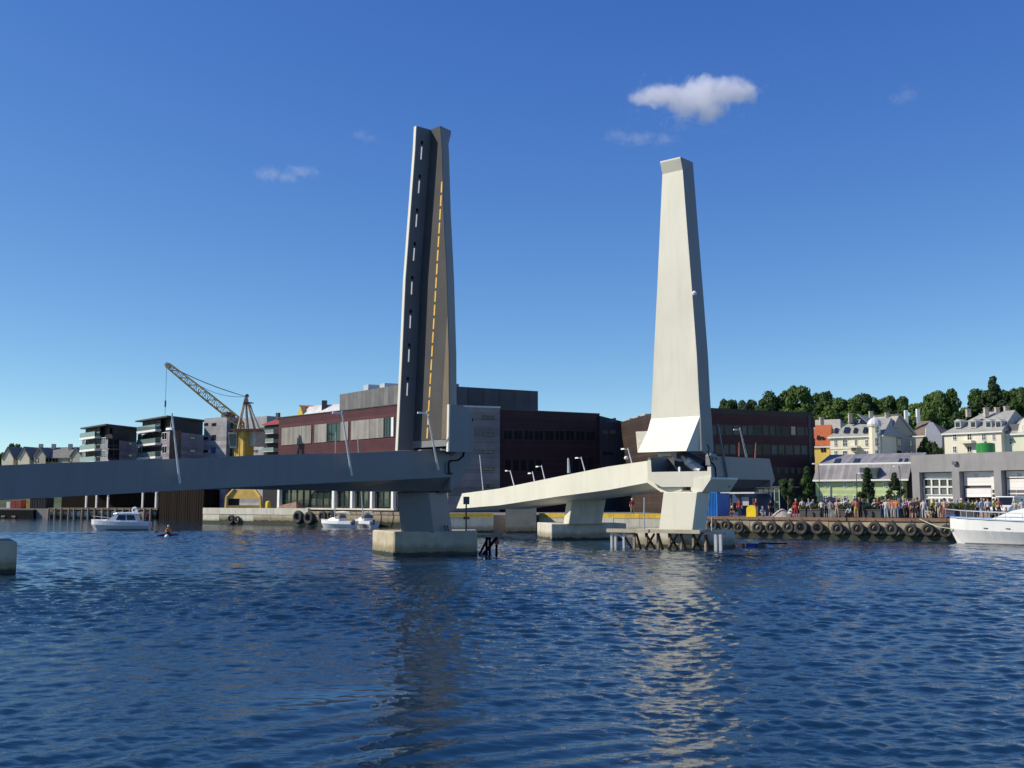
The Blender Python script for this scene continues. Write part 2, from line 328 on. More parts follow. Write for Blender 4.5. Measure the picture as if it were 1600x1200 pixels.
# shore line, left to right (photo column, distance)
SHORE = [XY(-900, 300), XY(75, 224), XY(246, 219), XY(318, 196), XY(318, 173), XY(600, 150.3), XY(640, 147.5), XY(700, 124), XY(842, 124), XY(1040, 116), XY(1094, 108.3), XY(1500, 93.2), Vector((63.2, 72.2, 0))]
def build_land():
    mb = MB(); far = [Vector((900, 70, 0)), Vector((900, 900, 0)), Vector((-900, 900, 0)), Vector((-900, 300, 0))]
    pts = [p + Vector((0, .45, 0)) for p in SHORE] + far
    mb.prism([(p.x, p.y) for p in pts], -3, QZ)
    bm = bmesh.new()
    vs = [bm.verts.new((p.x, p.y, QZ)) for p in pts]; bm.faces.new(vs)
    lo = [bm.verts.new((p.x, p.y, -3)) for p in pts]
    for i in range(len(pts)): j = (i+1) % len(pts); bm.faces.new((vs[i], lo[i], lo[j], vs[j]))
    bmesh.ops.triangulate(bm, faces=[f for f in bm.faces if len(f.verts) > 4]); bmesh.ops.recalc_face_normals(bm, faces=bm.faces[:])
    me = bpy.data.meshes.new('ground'); bm.to_mesh(me); bm.free(); me.materials.append(GROUND)
    o = bpy.data.objects.new('ground', me); COL.objects.link(o); tag(o, 'paved quayside ground', kind='structure')
    # wooded hill on the right, low rise on the left
    nx, ny = 70, 34; v = []; f = []
    for j in range(ny):
        for i in range(nx):
            x = -320+i*640/(nx-1); y = 172+j*330/(ny-1)
            s = 1/(1+math.exp(-(x-24)/9)); rise = min(1, max(0, (y-176)/95)); z = QZ-.4 + s*17*(rise**.8)
            s2 = 1/(1+math.exp((x+95)/14)); z += s2*9*min(1, max(0, (y-255)/60))
            z += (mnoise.noise(Vector((x*.03, y*.03, 0)))*1.5)*(s*rise+s2*min(1, max(0, (y-255)/60)))
            v.append((x, y, z))
    for j in range(ny-1):
        for i in range(nx-1):
            a = j*nx+i; q = (a, a+1, a+nx+1, a+nx)
            if max(v[k][2] for k in q) > QZ+.03: f.append(q)
    mb = MB(); mb.add(v, f); o = obj('hill', mb, GRASSY, None, True); tag(o, 'wooded hillside behind the houses', kind='structure')
build_land()
def hill_z(x, y):
    s = 1/(1+math.exp(-(x-24)/9)); rise = min(1, max(0, (y-176)/95)); return QZ-.4+s*17*(rise**.8)

# ---- quays: upright faces made of concrete panels under a kerb
def quay_run(name, label, F, u0, u1, ztop, panel, mats, kerb_h=.22, kerb_out=.12, algae=.45, gap=.03, seed=1):
    rnd = random.Random(seed)
    root = obj(name, MB().fbox(F, u0, u1, -3, ztop-kerb_h-.02, -1.2, -.06), mats[0]); tag(root, label, kind='structure')
    n = max(1, round((u1-u0)/panel)); w = (u1-u0)/n
    for i in range(n):
        a, b = u0+i*w+gap/2, u0+(i+1)*w-gap/2; o = rnd.uniform(-.02, .03)
        obj('concrete_panel', MB().fbox(F, a, b, algae, ztop-kerb_h-.01, -.05, .02+o), mats[1 if rnd.random() < .65 else 3], root)
        obj('kerb_beam', MB().fbox(F, a, b, ztop-kerb_h, ztop+.06+rnd.uniform(-.01,.015), -.45, kerb_out), mats[2], root)
    obj('tide_band', MB().fbox(F, u0, u1, -2.5, algae-.005, -.05, .06), ALGAE, root)
    return root
QW1 = mat('quay concrete', (.36,.30,.21), .9, .2, .9, .35, 5, dirt=(.17,.14,.09), dirtamt=.6, dscale=.9, wet=.75)
QW2 = mat('quay concrete pale', (.44,.38,.28), .9, .2, .8, .35, 5, dirt=(.19,.16,.10), dirtamt=.6, dscale=.7, wet=.75)
FQ = Facade(1094, 108.3, 1500, 93.2)
quay_run('quay_wall', 'concrete quay wall below the crowd, hung with tyres', FQ, FQ.u(1094), FQ.u(2300), QZ, 2.6, [CONC, QW1, KERBW, QW2], seed=3)
FQ2 = Facade(842, 122.5, 1041, 115.2)
quay_run('quay_wall', 'pale concrete quay wall with yellow kerb behind the white ramp', FQ2, FQ2.u(842), FQ2.u(1041), QZ+.15, 3.2, [CONC_L, CONC_L, KERBY, CONC_L], kerb_h=.42, kerb_out=.05, algae=.25, seed=4)
FQ2b = Facade(1041, 115.2, 1094, 108.3)
quay_run('quay_wall', 'short return of the quay wall beside the blue container', FQ2b, 0, FQ2b.L, QZ, 2.6, [CONC, QW1, KERBW, QW2], seed=8)
FQ3 = Facade(701, 122.0, 771, 122.0)
quay_run('quay_wall', 'pale concrete quay block with yellow kerb left of the ramp end', FQ3, 0, FQ3.L, QZ+.15, 2.6, [CONC_L, CONC_L, KERBY, CONC_L], kerb_h=.36, kerb_out=.05, algae=.1, seed=5)
FQ4 = Facade(318, 172.0, 640, 147)
quay_run('quay_wall', 'weathered pale quay wall below the yellow crane', FQ4, 0, FQ4.u(482), QZ+.45, 4.0, [CONC, QW2, CONC_L, CONC_L], kerb_h=.9, kerb_out=.1, algae=.5, seed=6)
quay_run('quay_wall', 'brown stone quay wall behind the moored sailing boats', FQ4, FQ4.u(482)+.1, FQ4.L, QZ+.05, 4.0, [CONC, QW1, TIMBER, QW1], kerb_h=.35, kerb_out=.1, algae=.5, seed=7)
FQ5 = Facade(75, 223, 246, 218)
def left_wharf():
    root = obj('timber_wharf', MB().fbox(FQ5, 0, FQ5.L, QZ-.2, QZ+.2, -2.5, -.1), TIMBER); tag(root, 'timber wharf standing on stone blocks at the apartment houses', 'wharf')
    n = 16; rnd = random.Random(2)
    for i in range(n):
        u = FQ5.L*(i+.5)/n
        obj('pile', MB().tube(FQ5.P(u-.5, -2, .25), FQ5.P(u-.5+rnd.uniform(-.2,.2), QZ+.1, .22), .28, .24, 8), TIMBER, root)
        obj('stone_block', MB().fbox(FQ5, u-.2, u+rnd.uniform(.45,.8), -1.5, QZ-.5+rnd.uniform(-.1,.1), -1.2, .05+rnd.uniform(-.1,.1)), CONC_L if rnd.random()<.6 else QW2, root)
left_wharf()
FQ6 = Facade(246, 219, 318, 196)
fw = obj('timber_wall', MB().fbox(FQ6, 0, FQ6.L, -2, 6.6, -.6, -.12), DTIMBER); tag(fw, 'dark timber plank wall in the gap between the two quays', 'timber wall')
for i in range(22):
    u = FQ6.L*(i+.5)/22
    obj('plank', MB().fbox(FQ6, u-.42*FQ6.L/22, u+.42*FQ6.L/22, -1.5, 6.4+.2*math.sin(i*2.3), -.1, .0+.03*math.sin(i*5)), DTIMBER, fw)
# ================================================================== near half of the bascule bridge
FB = Facade(0, 54.3, 700, 69.3)
near = thing('bascule_bridge', 'near half of the raised bridge: shaded ramp from the left, dark roadway leaf upright', 'bridge', XY(660, 71))
def girder(F, st, W, inward, parent, name, mats, deckdrop=1.1, cap=0):
    """st: (u, z_top, z_bottom, keel drop) along facade F; box girder with upstanding parapets, W metres wide behind the facade"""
    rings = []
    for u, zt, zb, hb in st:
        k = 1.15 if hb > .01 else .4; hb = max(hb, .02)
        prof = [(0,zt),(.24,zt),(.30,zt-deckdrop),(W-.30,zt-deckdrop),(W-.24,zt),(W,zt),(W,zb),(W-k,zb-hb),(k,zb-hb),(0,zb)]
        rings.append([F.P(u, z, -d) for d, z in prof])
    n = 10; mb = MB(); k0 = len(mb.v); mb.v += [tuple(p) for r in rings for p in r]
    for i in range(len(rings)-1):
        for j in range(n):
            a = i*n+j; b = i*n+(j+1) % n; mb.f.append((a, b, b+n, a+n)); mb.m.append(1 if j == 2 else 0)
    mb.f.append(tuple(range(n))); mb.m.append(cap); e = (len(rings)-1)*n; mb.f.append(tuple(e+j for j in range(n-1,-1,-1))); mb.m.append(0)
    return obj(name, mb, mats, parent)
st = []
for px, pt, pb, hb in ((-900,759,815,0),(-450,743,798,0),(0,727,781,0),(160,720.6,773,0),(330,715,763.5,.02),(400,711,760,.12),(550,707.6,753,.5),(640,704.4,748.8,.75),(690,703.6,746,.85),(704,703.4,745.2,.88)):
    st.append((FB.u(px, 740), FB.z(pt, px), FB.z(pb, px), hb))
NW = 4.7
girder(FB, st, NW, 1, near, 'approach_span', [FASCIA, ASPHALT])
# nose of the fixed span that carries the hinge: ends in a raked underside
u0 = FB.u(704, 740)+.004; zt, zb = FB.z(704.5, 712), FB.z(744.6, 715); u1 = FB.u(741, 700); u2 = FB.u(722, 744)
prof = [(u0, zb-.86), (u0, zt-.02), (u0+.35, zt+.25), (u0+1.15, zt+.28), (u1-.25, zt-.1), (u1-.1, zt-.55), (u2, zb), (u2-.75, zb-.86)]
for d0, nm in ((0, 'hinge_cheek'), (-NW+.45, 'hinge_cheek')):
    mb = MB(); mb.extr([FB.P(u, z, d0+.01) for u, z in prof], -FB.n*.44); bevel(obj(nm, mb, FASCIA, near), .03)
mb = MB(); mb.hexa([FB.P(u0,zb-.84,-.5),FB.P(u2-.8,zb-.84,-.5),FB.P(u2-.8,zb-.84,-NW+.5),FB.P(u0,zb-.84,-NW+.5),FB.P(u0,zb+.6,-.5),FB.P(u2-.2,zb+.6,-.5),FB.P(u2-.2,zb+.6,-NW+.5),FB.P(u0,zb+.6,-NW+.5)]); obj('span_nose', mb, FASCIA, near)
hz = FB.z(707.5, 705)
for px, r in ((698, .13), (706, .2)):
    p = FB.pt(px, 707, 0); mb = MB(); mb.tube(p-FB.n*.05, p+FB.n*.07, r, r, 16); obj('hinge_pin', mb, DARKG, near)
# lit brackets where the parapets meet the leaf
for dd in (0, -NW+.3):
    q = FB.pt(693, 702, dd); mb = MB(); mb.extr([q, q+FB.d*.55, q+FB.d*.55+Vector((0,0,.28)), q+FB.d*.25+Vector((0,0,.24)), q+FB.d*.05+Vector((0,0,.12))], -FB.n*.3); obj('parapet_shoe', mb, PAINT, near)
# cable loop on the cheek
pts = [FB.pt(x, y, .06) for x, y in ((738,654),(738,658.5),(723,658.5),(722,664),(722,680),(725,690),(726,702),(724,713),(716,719),(702,720.5),(701,727),(702,741))]
obj('cable', MB().path(pts, .05, 6), BLACK, near)
pts = [FB.pt(x, y, .05) for x, y in ((696,722),(696.5,741))]
obj('cable', MB().path(pts, .03, 6), DARKG, near)
for px in (699.5, 703.5, 706.5):
    obj('bolt', MB().tube(FB.pt(px,740,.0), FB.pt(px,740,.07), .06, .06, 8), DSTEEL, near)
# pier under the hinge
def frustum(name, parent, m, bot, top, bev=.05):
    mb = MB(); mb.hexa(bot+top); return bevel(obj(name, mb, m, parent), bev)
c1b, c1t = at(626,829,70.5), at(620,771,70.3); c2b, c2t = at(678,830.5,70.4), at(670,770,70.2); c3b, c3t = at(707,829,72.3), at(699,768,72.2)
c4b, c4t = c1b+(c3b-c2b), c1t+(c3t-c2t)
zb_, zt_ = 1.45, FB.z(767, 670)-.05
def sz(p, z): return Vector((p.x, p.y, z))
frustum('pier_stem', near, FASCIA, [sz(c1b,zb_),sz(c2b,zb_),sz(c3b,zb_),sz(c4b,zb_)], [sz(c1t,zt_),sz(c2t,zt_),sz(c3t,zt_),sz(c4t,zt_)])
for q in ((632,768,72.0),(690,766.5,71.6)):
    p = at(*q); mb = MB(); mb.box((p.x, p.y, zt_+.1), (.9,.9,.3), 0, .6); obj('bearing', mb, DSTEEL, near)
f1, f2 = XY(616, 70.0), XY(746, 70.9); fr, fl = XY(744.5, 75.6), XY(582.5, 74.6)
BT = 1.56
frustum('footing', near, CONC, [sz(f1,-2.5),sz(f2,-2.5),sz(fr,-2.5),sz(fl,-2.5)], [sz(f1,BT),sz(f2,BT),sz(fr,BT),sz(fl,BT)], .08)
obj('tide_band', MB().prism([(p.x,p.y) for p in (f1+Vector((-.03,-.03,0)), f2+Vector((.03,-.03,0)), fr+Vector((.03,.03,0)), fl+Vector((-.03,.03,0)))], -2, .22), ALGAE, near)
# second footing at the left edge of the picture, with its stem
g1, g2 = onz(25, 897, 0), onz(-130, 893, 0); 
g3, g4 = XY(21, g1.y+4.5), XY(-130, g2.y+4.5)
mb = MB(); mb.prism([(p.x,p.y) for p in (g2,g1,g3,g4)], -2.5, 1.56); bevel(obj('footing', mb, CONC, near), .08)
mb = MB(); q = FB.P(FB.u(-110,740), 0, -NW/2); mb.hexa([Vector((q.x+a*1.1,q.y+b*.9,1.5)) for a,b in ((-1,-1),(1,-1),(1,1),(-1,1))]+[Vector((q.x+a*1.6,q.y+b*1.2,3.6)) for a,b in ((-1,-1),(1,-1),(1,1),(-1,1))]); obj('pier_stem', mb, FASCIA, near)

# ---- near leaf, standing upright: deck faces back along the ramp
TN = Vector((.757,.653,0)); NN = Vector((.653,-.757,0))
YL = 70.6
leafst = []            # z, inner left corner B, deck width
for py, bx, w in ((690,646,3.85),(560,652,3.43),(440,657,2.87),(340,664.3,2.05),(240,671.6,1.36),(203,673.4,1.05)):
    p = at(bx, py, YL); leafst.append((p.z, p, w))
def bz(z):
    for (z0,p0,w0),(z1,p1,w1) in zip(leafst[:-1], leafst[1:]):
        if z <= z1 or (z1 is leafst[-1][0]):
            k = (z-z0)/(z1-z0); q = p0.lerp(p1, k); return Vector((q.x,q.y,z)), w0+(w1-w0)*k
    return leafst[-1][1], leafst[-1][2]
PH = 1.22
def ring_deck(z, flare=0):
    b, w = bz(z); d = .8+flare
    return [b-NN*.26, b+NN*w, b+NN*(w-.05)+TN*.15, b+NN*(w-.30)+TN*d, b-NN*.05+TN*d, b-NN*.26+TN*.15]
zs = [leafst[0][0]-.42] + [l[0] for l in leafst[1:-1]]; ztip = leafst[-1][0]
rings = [ring_deck(z) for z in zs] + [ring_deck(ztip-1.1), ring_deck(ztip-.25, .28), ring_deck(ztip, .32)]
leaf = obj('leaf', MB().loft(rings), [FASCIA], near)
lift = -TN*.012
mb = MB(); rings = []
for z in [leafst[0][0]+.02]+[l[0] for l in leafst[1:]]:
    b, w = bz(min(z, ztip)); rings.append([b+NN*.005-TN*.03, b+NN*w*.998-TN*.03, b+NN*w*.998-TN*.001, b+NN*.005-TN*.001])
obj('deck_surface', mb.loft(rings), ASPHALT, leaf)
mb = MB(); rings = []
for z in [leafst[0][0]-.62]+[l[0] for l in leafst[1:]]:
    b, w = bz(min(z, ztip)); rings.append([b-NN*.0-TN*PH, b-NN*.0+TN*.002, b-NN*.255+TN*.002, b-NN*.255-TN*PH])
pinner = mat('dark parapet lining', (.17,.17,.175), .6, .08, .5)
par = obj('parapet', mb.loft(rings), PAINT, leaf)
mb = MB(); rings = []
for z in [leafst[0][0]-.58]+[l[0] for l in leafst[1:]]:
    b, w = bz(min(z, ztip)); rings.append([b+NN*.012-TN*(PH-.06), b+NN*.012-TN*.03, b+NN*.002-TN*.03, b+NN*.002-TN*(PH-.06)])
obj('parapet_lining', mb.loft(rings), pinner, leaf)
# lamps let into the parapet, one every 2.2 m
for k in range(8):
    z0 = at(655, 252.5+52.4*k, YL).z; z1 = at(655, 233+52.4*k, YL).z
    mb = MB(); ps = []
    for z in (z0, z1):
        b, w = bz(z); c = b-TN*.70+NN*.012; ps.append([c-TN*.038, c+TN*.038, c+TN*.038+NN*.02, c-TN*.038+NN*.02])
    obj('light_strip', mb.loft(ps), LEDM, leaf)
    b, w = bz(z1+.28); c = b-TN*.70+NN*.012; obj('sensor', MB().box(c+NN*.02, (.13,.13,.2)), BLACK, leaf)
# dashed yellow centre line: photo shows 19 dashes, the top one at the right edge of the deck
for k in range(20):
    y1 = 284+21.35*k; y0 = min(y1+16.8, 689.0)
    if y1 > 688: break
    xs = [691.3-(y-284)*(691.3-667.6)/(690-284) for y in (y0, y1)]
    mb = MB(); ps = []
    for y, x in zip((y0, y1), xs):
        z = at(x, y, YL).z; b, w = bz(z)
        # place across the deck so that it falls on the measured column
        r = ray(x, y); o2 = Vector((0,0,0)); n2 = TN; t = (b.dot(n2))/ (r.x*n2.x+r.y*n2.y)
        q = Vector((r.x*t, r.y*t, 0)); z = CAMZ+r.z*t; b, w = bz(z); t = (b.dot(n2))/(r.x*n2.x+r.y*n2.y); z = CAMZ+r.z*t; b, w = bz(z); q = Vector((r.x*t, r.y*t, 0)); s = min((q-Vector((b.x,b.y,0))).dot(NN), w-.08)
        c = Vector((b.x,b.y,0))+NN*s; c.z = z; c = c-TN*.034
        ps.append([c-NN*.07, c+NN*.07, c+NN*.07-TN*.006, c-NN*.07-TN*.006])
    obj('line_dash', mb.loft(ps), YELLOWL, leaf)
# sunlit wedge of deck, its light put into the tan colour, that widens towards the hinge
mb = MB(); ps = []
for py, wd in ((690,.78),(620,.6),(560,.38),(505,.05)):
    z = at(690, py, YL).z; b, w = bz(z); ps.append([b+NN*(w-wd)-TN*.032, b+NN*(w-.005)-TN*.032, b+NN*(w-.005)-TN*.045, b+NN*(w-wd)-TN*.045])
obj('sunlit_strip', mb.loft(ps), mat('sunlit deck tan', (.17,.135,.095), .9, .12, 1.0, .2, 8), leaf)
# right cheek of the leaf: upstand with lit edge at the hinge, and the haunch below the deck
b0, w0 = bz(leafst[0][0]+.001); zlo = at(700, 709, YL).z; ztopc = at(704, 633, YL-2.5).z
def chk(z): 
    b, w = bz(max(z, leafst[0][0]+.001)); q = b+NN*w; return Vector((q.x,q.y,z))
zz = [zlo, zlo+(ztopc-zlo)*.45, ztopc-.3, ztopc]
mb = MB(); outer = [chk(zz[0])-TN*.16, chk(zz[1])-TN*.14, chk(zz[3])-TN*.08, chk(zz[3])+TN*.85, chk(zz[2])+TN*1.5, chk(zz[1])+TN*1.75, chk(zz[0])+TN*1.75]
mb.extr(outer, NN*.22); obj('leaf_cheek', mb, FASCIA, leaf)
mb = MB(); mb.extr([chk(zz[0])-TN*.17+NN*.03, chk(zz[1])-TN*.15+NN*.03, chk(zz[3])-TN*.09+NN*.03, chk(zz[3])-TN*.2+NN*.03, chk(zz[0])-TN*.28+NN*.03], NN*.19); obj('cheek_edge', mb, PAINT, leaf)
mb = MB(); b, w = bz(zz[1])
mb.hexa([b+TN*.82, chk(zz[0])+TN*.82, chk(zz[0])+TN*1.7, b+TN*1.7]+[sz(b,zz[3])+TN*.79, chk(zz[3])+TN*.79, chk(zz[3])+TN*.84, sz(b,zz[3])+TN*.84]); obj('haunch', mb, FASCIA, leaf)
mb = MB(); b, w = bz(leafst[0][0]+.001); mb.extr([b+TN*.12-Vector((0,0,.1)), b+NN*w+TN*.1-Vector((0,0,.1)), b+NN*w+TN*.6-Vector((0,0,.1)), b+TN*.6-Vector((0,0,.1))], (0,0,-.4)); obj('dark_gap_plate', mb, BLACK, leaf)  # black plate standing in for the dark gap under the leaf

# ================================================================== far half
far = thing('bascule_bridge', 'far half of the raised bridge: cream leaf upright, white ramp running down to the quay', 'bridge', XY(1060, 83))
TF = Vector((.64,.768,0)); NF = Vector((.768,-.64,0))
C0 = XY(1054, 81.7)
# fixed landing behind the leaf: shaded side and the raked far end
FLs = Facade(1110, 79.6, 1206, 89.0)
ul0, ul1 = FLs.u(1111,735), FLs.u(1203,735)
zt0, zt1, zb0, zb1 = FLs.z(712.5,1112), FLs.z(716.6,1202), FLs.z(748.5,1112), FLs.z(750,1208)
st = [(ul0, zt0, zb0, .55), (ul0+(ul1-ul0)*.5, (zt0+zt1)/2, (zb0+zb1)/2, .6), (ul1, zt1, zb1, .6)]
land = girder(FLs, st, 5.2, 1, far, 'landing', [FASCIA, ASPHALT, PAINT], cap=2)  # sides in the shade-darkened paint, channel end in the plain cream
mb = MB(); prof = [(ul1+.004, zb1-.6), (ul1+.004, zt1), (FLs.u(1211,750), zb1), (FLs.u(1211,750)-.9, zb1-.6)]
mb.extr([FLs.P(u,z,-.004) for u,z in prof], -FLs.n*5.19); obj('landing_end', mb, FASCIA, far)
for px, r in ((1113.5,.16),(1119,.12)):
    p = FLs.pt(px, 716.5); obj('hinge_pin', MB().tube(p-FLs.n*.05, p+FLs.n*.07, r, r, 14), DARKG, far)
mb = MB(); mb.extr([FLs.P(ul0-.1, zt0-.7, .012), FLs.P(ul0-.1, zt0+.05, .012), FLs.P(ul0+.15, zt0+.2, .012), FLs.P(ul0+.9, zt0+.18, .012), FLs.P(ul0+1.25, zt0-.1, .012), FLs.P(ul0+1.3, zt0-.7, .012)], -FLs.n*.4); bevel(obj('hinge_cheek', mb, FASCIA, far), .03)
obj('cable', MB().path([FLs.pt(x,y,.06) for x,y in ((1105,695),(1108,701),(1106,706),(1111,722),(1114,724),(1118,731),(1119,747))], .045, 6), BLACK, far)
# white ramp towards the quay
FR_ = Facade(717, 117.0, 1012, 83.6)
rs = []
for px, t, b in ((1012,720,754),(950,729,765.5),(870,745,776),(780,763.4,789.5),(722,771,794.3)):
    rs.append((FR_.u(px,(t+b)/2), FR_.z(t,px), FR_.z(b,px), .35 if px > 760 else .15))
rs = rs[::-1]
girder(FR_, rs, 4.4, 1, far, 'ramp', [PAINT, ASPHALT])
ua, zta, zba = rs[0][0], rs[0][1], rs[0][2]
mb = MB(); mb.extr([FR_.P(ua-.004, zta, -.003), FR_.P(ua-.004, zba, -.003), FR_.P(FR_.u(713,795), zba, -.003)], -FR_.n*4.39); obj('ramp_end', mb, PAINT, far)
# pier head facing the channel
FC = Facade(1011, 83.6, 1112, 79.5)
def cq(px, py, o=0): return FC.pt(px, py, o)
head = [(1011,754),(1013.5,721),(1017,721),(1017.3,742),(1037,742.3),(1045,746),(1066,746.5),(1066,768),(1033,769)]
mb = MB(); mb.extr([cq(*p) for p in head], -FC.n*3.6); obj('pier_head', mb, PAINT, far)
mb = MB(); mb.extr([cq(*p) for p in [(1079.5,768.3),(1079.5,747.5),(1110,745.5),(1110.5,748.5),(1097,768.6)]], -FC.n*3.6); obj('pier_head', mb, PAINT, far)
mb = MB(); mb.extr([cq(*p,-.5) for p in [(1065.9,768),(1065.9,746),(1079.6,746),(1079.6,768)]], -FC.n*2); obj('pit_recess', mb, DARKG, far)
mb = MB(); mb.extr([cq(*p,.0) for p in [(1065.5,769),(1065.5,766.5),(1080,766.5),(1080,769)]], FC.n*.12); obj('pit_sill', mb, TIMBER, far)
mb = MB(); mb.extr([cq(*p,-2.2) for p in [(1014,747),(1014,717),(1044,716),(1060,721),(1086,723),(1104,727),(1104,747)]], -FC.n*.3); obj('machine_wall', mb, DARKG, far)
mb = MB(); mb.extr([cq(*p,-.25) for p in [(1017,746),(1017,741),(1108,744),(1108,747)]], -FC.n*2.1); obj('machine_floor', mb, DSTEEL, far)
mb = MB(); mb.tube(cq(1066,713.5,-.7), cq(1078,724,-.7), .16, .16, 10); mb.tube(cq(1074,720.5,-.7), cq(1096,736,-.7), .36, .36, 12); obj('hydraulic_cylinder', mb, STEEL, far)
mb = MB(); mb.tube(cq(1068,710,-1.1), cq(1100,727,-1.1), .42, .42, 10); obj('hydraulic_cylinder', mb, DSTEEL, far)
for px, py in ((1053,717),(1077,721)):
    p = cq(px, py, -.3); obj('floodlight', MB().lathe(p, [(.0,-.12),(.16,-.1),(.2,0),(.14,.13),(0,.16)], 10), WHITE, far)
obj('ladder', MB().bar(cq(1062,738,-.2), cq(1062,729.5,-.2), .16, .16), WHITE, far)
obj('cross_bar', MB().bar(cq(1030,711,-.5), cq(1050,709,-.5), .25, .3), STEEL, far)
# stem and footing
FS = Facade(1029, 82.4, 1090, 80.0)
s1t, s2t, s1b, s2b = FS.pt(1036.5,770), FS.pt(1090,771), FS.pt(1029,823), FS.pt(1082,824)
zt_ = FS.z(768.8,1060); zb_ = 1.3
bk = TF*1.9
frustum('pier_stem', far, PAINT, [sz(s1b,zb_),sz(s2b,zb_),sz(s2b+bk,zb_),sz(s1b+bk,zb_)], [sz(s1t,zt_),sz(s2t,zt_),sz(s2t+bk,zt_),sz(s1t+bk,zt_)])
e1, e2 = onz(992, 854.5, 0), onz(1116, 858, 0); ed = (e2-e1).normalized(); en = Vector((-ed.y, ed.x, 0))
FT = 1.38
frustum('footing', far, CONC_L, [sz(e1,-2.5),sz(e2,-2.5),sz(e2+TF*3.2,-2.5),sz(e1+TF*3.2,-2.5)], [sz(e1,FT),sz(e2,FT),sz(e2+TF*3.2,FT),sz(e1+TF*3.2,FT)], .08)
obj('tide_band', MB().prism([(p.x,p.y) for p in (e1-ed*.02-TF*.02, e2+ed*.02-TF*.02, e2+ed*.02+TF*3.2, e1-ed*.02+TF*3.2)], -2, .2), ALGAE, far)
# middle pier of the ramp
h1, h2 = at(861.5,842.5,98.0), at(979,842,99.0); hd = (h2-h1); hd.z = 0; hd.normalize(); hn = Vector((-hd.y, hd.x, 0)); hl = onz(845, 842, 0)
FTP = zat(818.5, 97, 862)
frustum('footing', far, CONC_L, [sz(h1,-2.5),sz(h2,-2.5),sz(h2+hn*4,-2.5),sz(hl+hn*2,-2.5)], [sz(h1,FTP),sz(h2,FTP),sz(h2+hn*4,FTP),sz(hl+hn*2,FTP)], .06)
q1b,q2b,q1t,q2t = at(888,817,97.6), at(940,817,98.1), at(894,778,97.6), at(947,779,98.1); lb, lt = at(880,817,99.6), at(886,778,99.6); zp0, zp1 = FTP-.05, zat(778.5, 97, 920)
frustum('pier_stem', far, CONC_L, [sz(q1b,zp0),sz(q2b,zp0),sz(q2b+(lb-q1b),zp0),sz(lb,zp0)], [sz(q1t,zp1),sz(q2t,zp1),sz(q2t+(lt-q1t),zp1),sz(lt,zp1)])
for px in (898, 938):
    p = at(px, 776.5, 97.6); obj('bearing', MB().box((p.x,p.y,p.z), (.7,.7,.45), 0, .4), DSTEEL, far)
# abutment of the ramp on the quay
ab = [XY(790,121), XY(838,121), XY(838,126), XY(790,126)]
obj('abutment', MB().prism([(p.x,p.y) for p in ab], -2, zat(792,121)), CONC, far)

# ---- far leaf: underside faces the channel and the camera
ls = []      # z, E1 (left underside corner), width
for py, xl, xr in ((706,1014.6,1096.6),(652,1016.8,1093),(620,1018.4,1091),(560,1020.8,1088.3),(450,1026.2,1080.5),(360,1030.4,1073.6),(268,1034.6,1066.8),(250,1035.4,1065.2)):
    # pick the corner depths so that the plate runs along NF through the centre plane
    xc = (xl+xr)/2; c = at(xc, py, 81.7)
    # width so that the two ends project onto the measured columns
    wpx = xr-xl; w = wpx/FPX*81.7/.856; ls.append((c.z, Vector((c.x,c.y,0)), w))
def fz(z):
    for (z0,c0,w0),(z1,c1,w1) in zip(ls[:-1], ls[1:]):
        if z <= z1: k = (z-z0)/(z1-z0); return c0.lerp(c1,k), w0+(w1-w0)*k
    return ls[-1][1], ls[-1][2]
SD = 1.5
def fring(z, out=0, zz=None):
    c, w = fz(z); z = z if zz is None else zz; q = lambda a, t: Vector((c.x,c.y,z))+NF*a+TF*t
    h = w/2
    return [q(-h-out*.2, -out), q(h+out*.2, -out), q(h+.10, SD), q(h-.15, SD), q(h-.17, .55), q(-h+.17, .55), q(-h+.15, SD), q(-h-.10, SD)]
zl = [l[0] for l in ls]; ztipf = zl[-1]
mb = MB(); rings = [fring(z) for z in zl[:-1]]
rings[-1:] = [fring(ztipf-.95), fring(ztipf-.12, .3), fring(ztipf, .3)]
fleaf = obj('leaf', mb.loft(rings, side=[0,1,1,1,2,1,1,1]), [PAINT, FASCIA, ASPHALT], far)  # underside cream, sides in its copy darkened for shade
# haunch below the leaf
zA, zB = zl[1], zl[0]; zM = at(1000, 671, 81).z
def hp(a, t, z): c, w = fz(max(min(z, ztipf), zl[0])); return Vector((c.x,c.y,z))+NF*a+TF*t
cA, wA = fz(zA)
QH = .9
T1, T2, Rr_, F2 = hp(-wA/2,-.004,zA), hp(wA/2,-.004,zA), hp(wA/2-.69,-QH,zB), hp(-wA/2-.66,-QH,zB)
pn = (T2-T1).cross(F2-T1).normalized()
def onpl(a, z): p = hp(a, 0, z); return p + TF*((T1-p).dot(pn)/TF.dot(pn))       # point of the haunch plate at width a, height z
K, F1, Rr_ = onpl(-wA/2-.11, zM), onpl(-wA/2-1.18, zM), onpl(wA/2-.69, zB)
Kb, Tb = hp(-wA/2,.1,zB), hp(wA/2,.1,zB)
mb = MB(); mb.add([T1,T2,K,F1,F2,Rr_,Kb,Tb], [(0,1,2),(2,1,5),(2,5,4),(2,4,3),(2,3,4,6),(0,2,6),(6,4,5,7),(1,7,5),(0,6,7,1)]); obj('haunch', mb, PAINT, fleaf)
mb = MB(); mb.extr([hp(wA/2+.02,-.12,zA-.1), hp(wA/2+.06,-.12,zB), hp(wA/2+.06,SD,zB-.5), hp(wA/2+.02,SD,zA)], NF*.1); obj('leaf_cheek', mb, FASCIA, fleaf)
obj('floodlight', MB().lathe(at(1085,459,79.9), [(0,-.1),(.14,-.1),(.2,.05),(.1,.2),(0,.22)], 10), WHITE, fleaf)

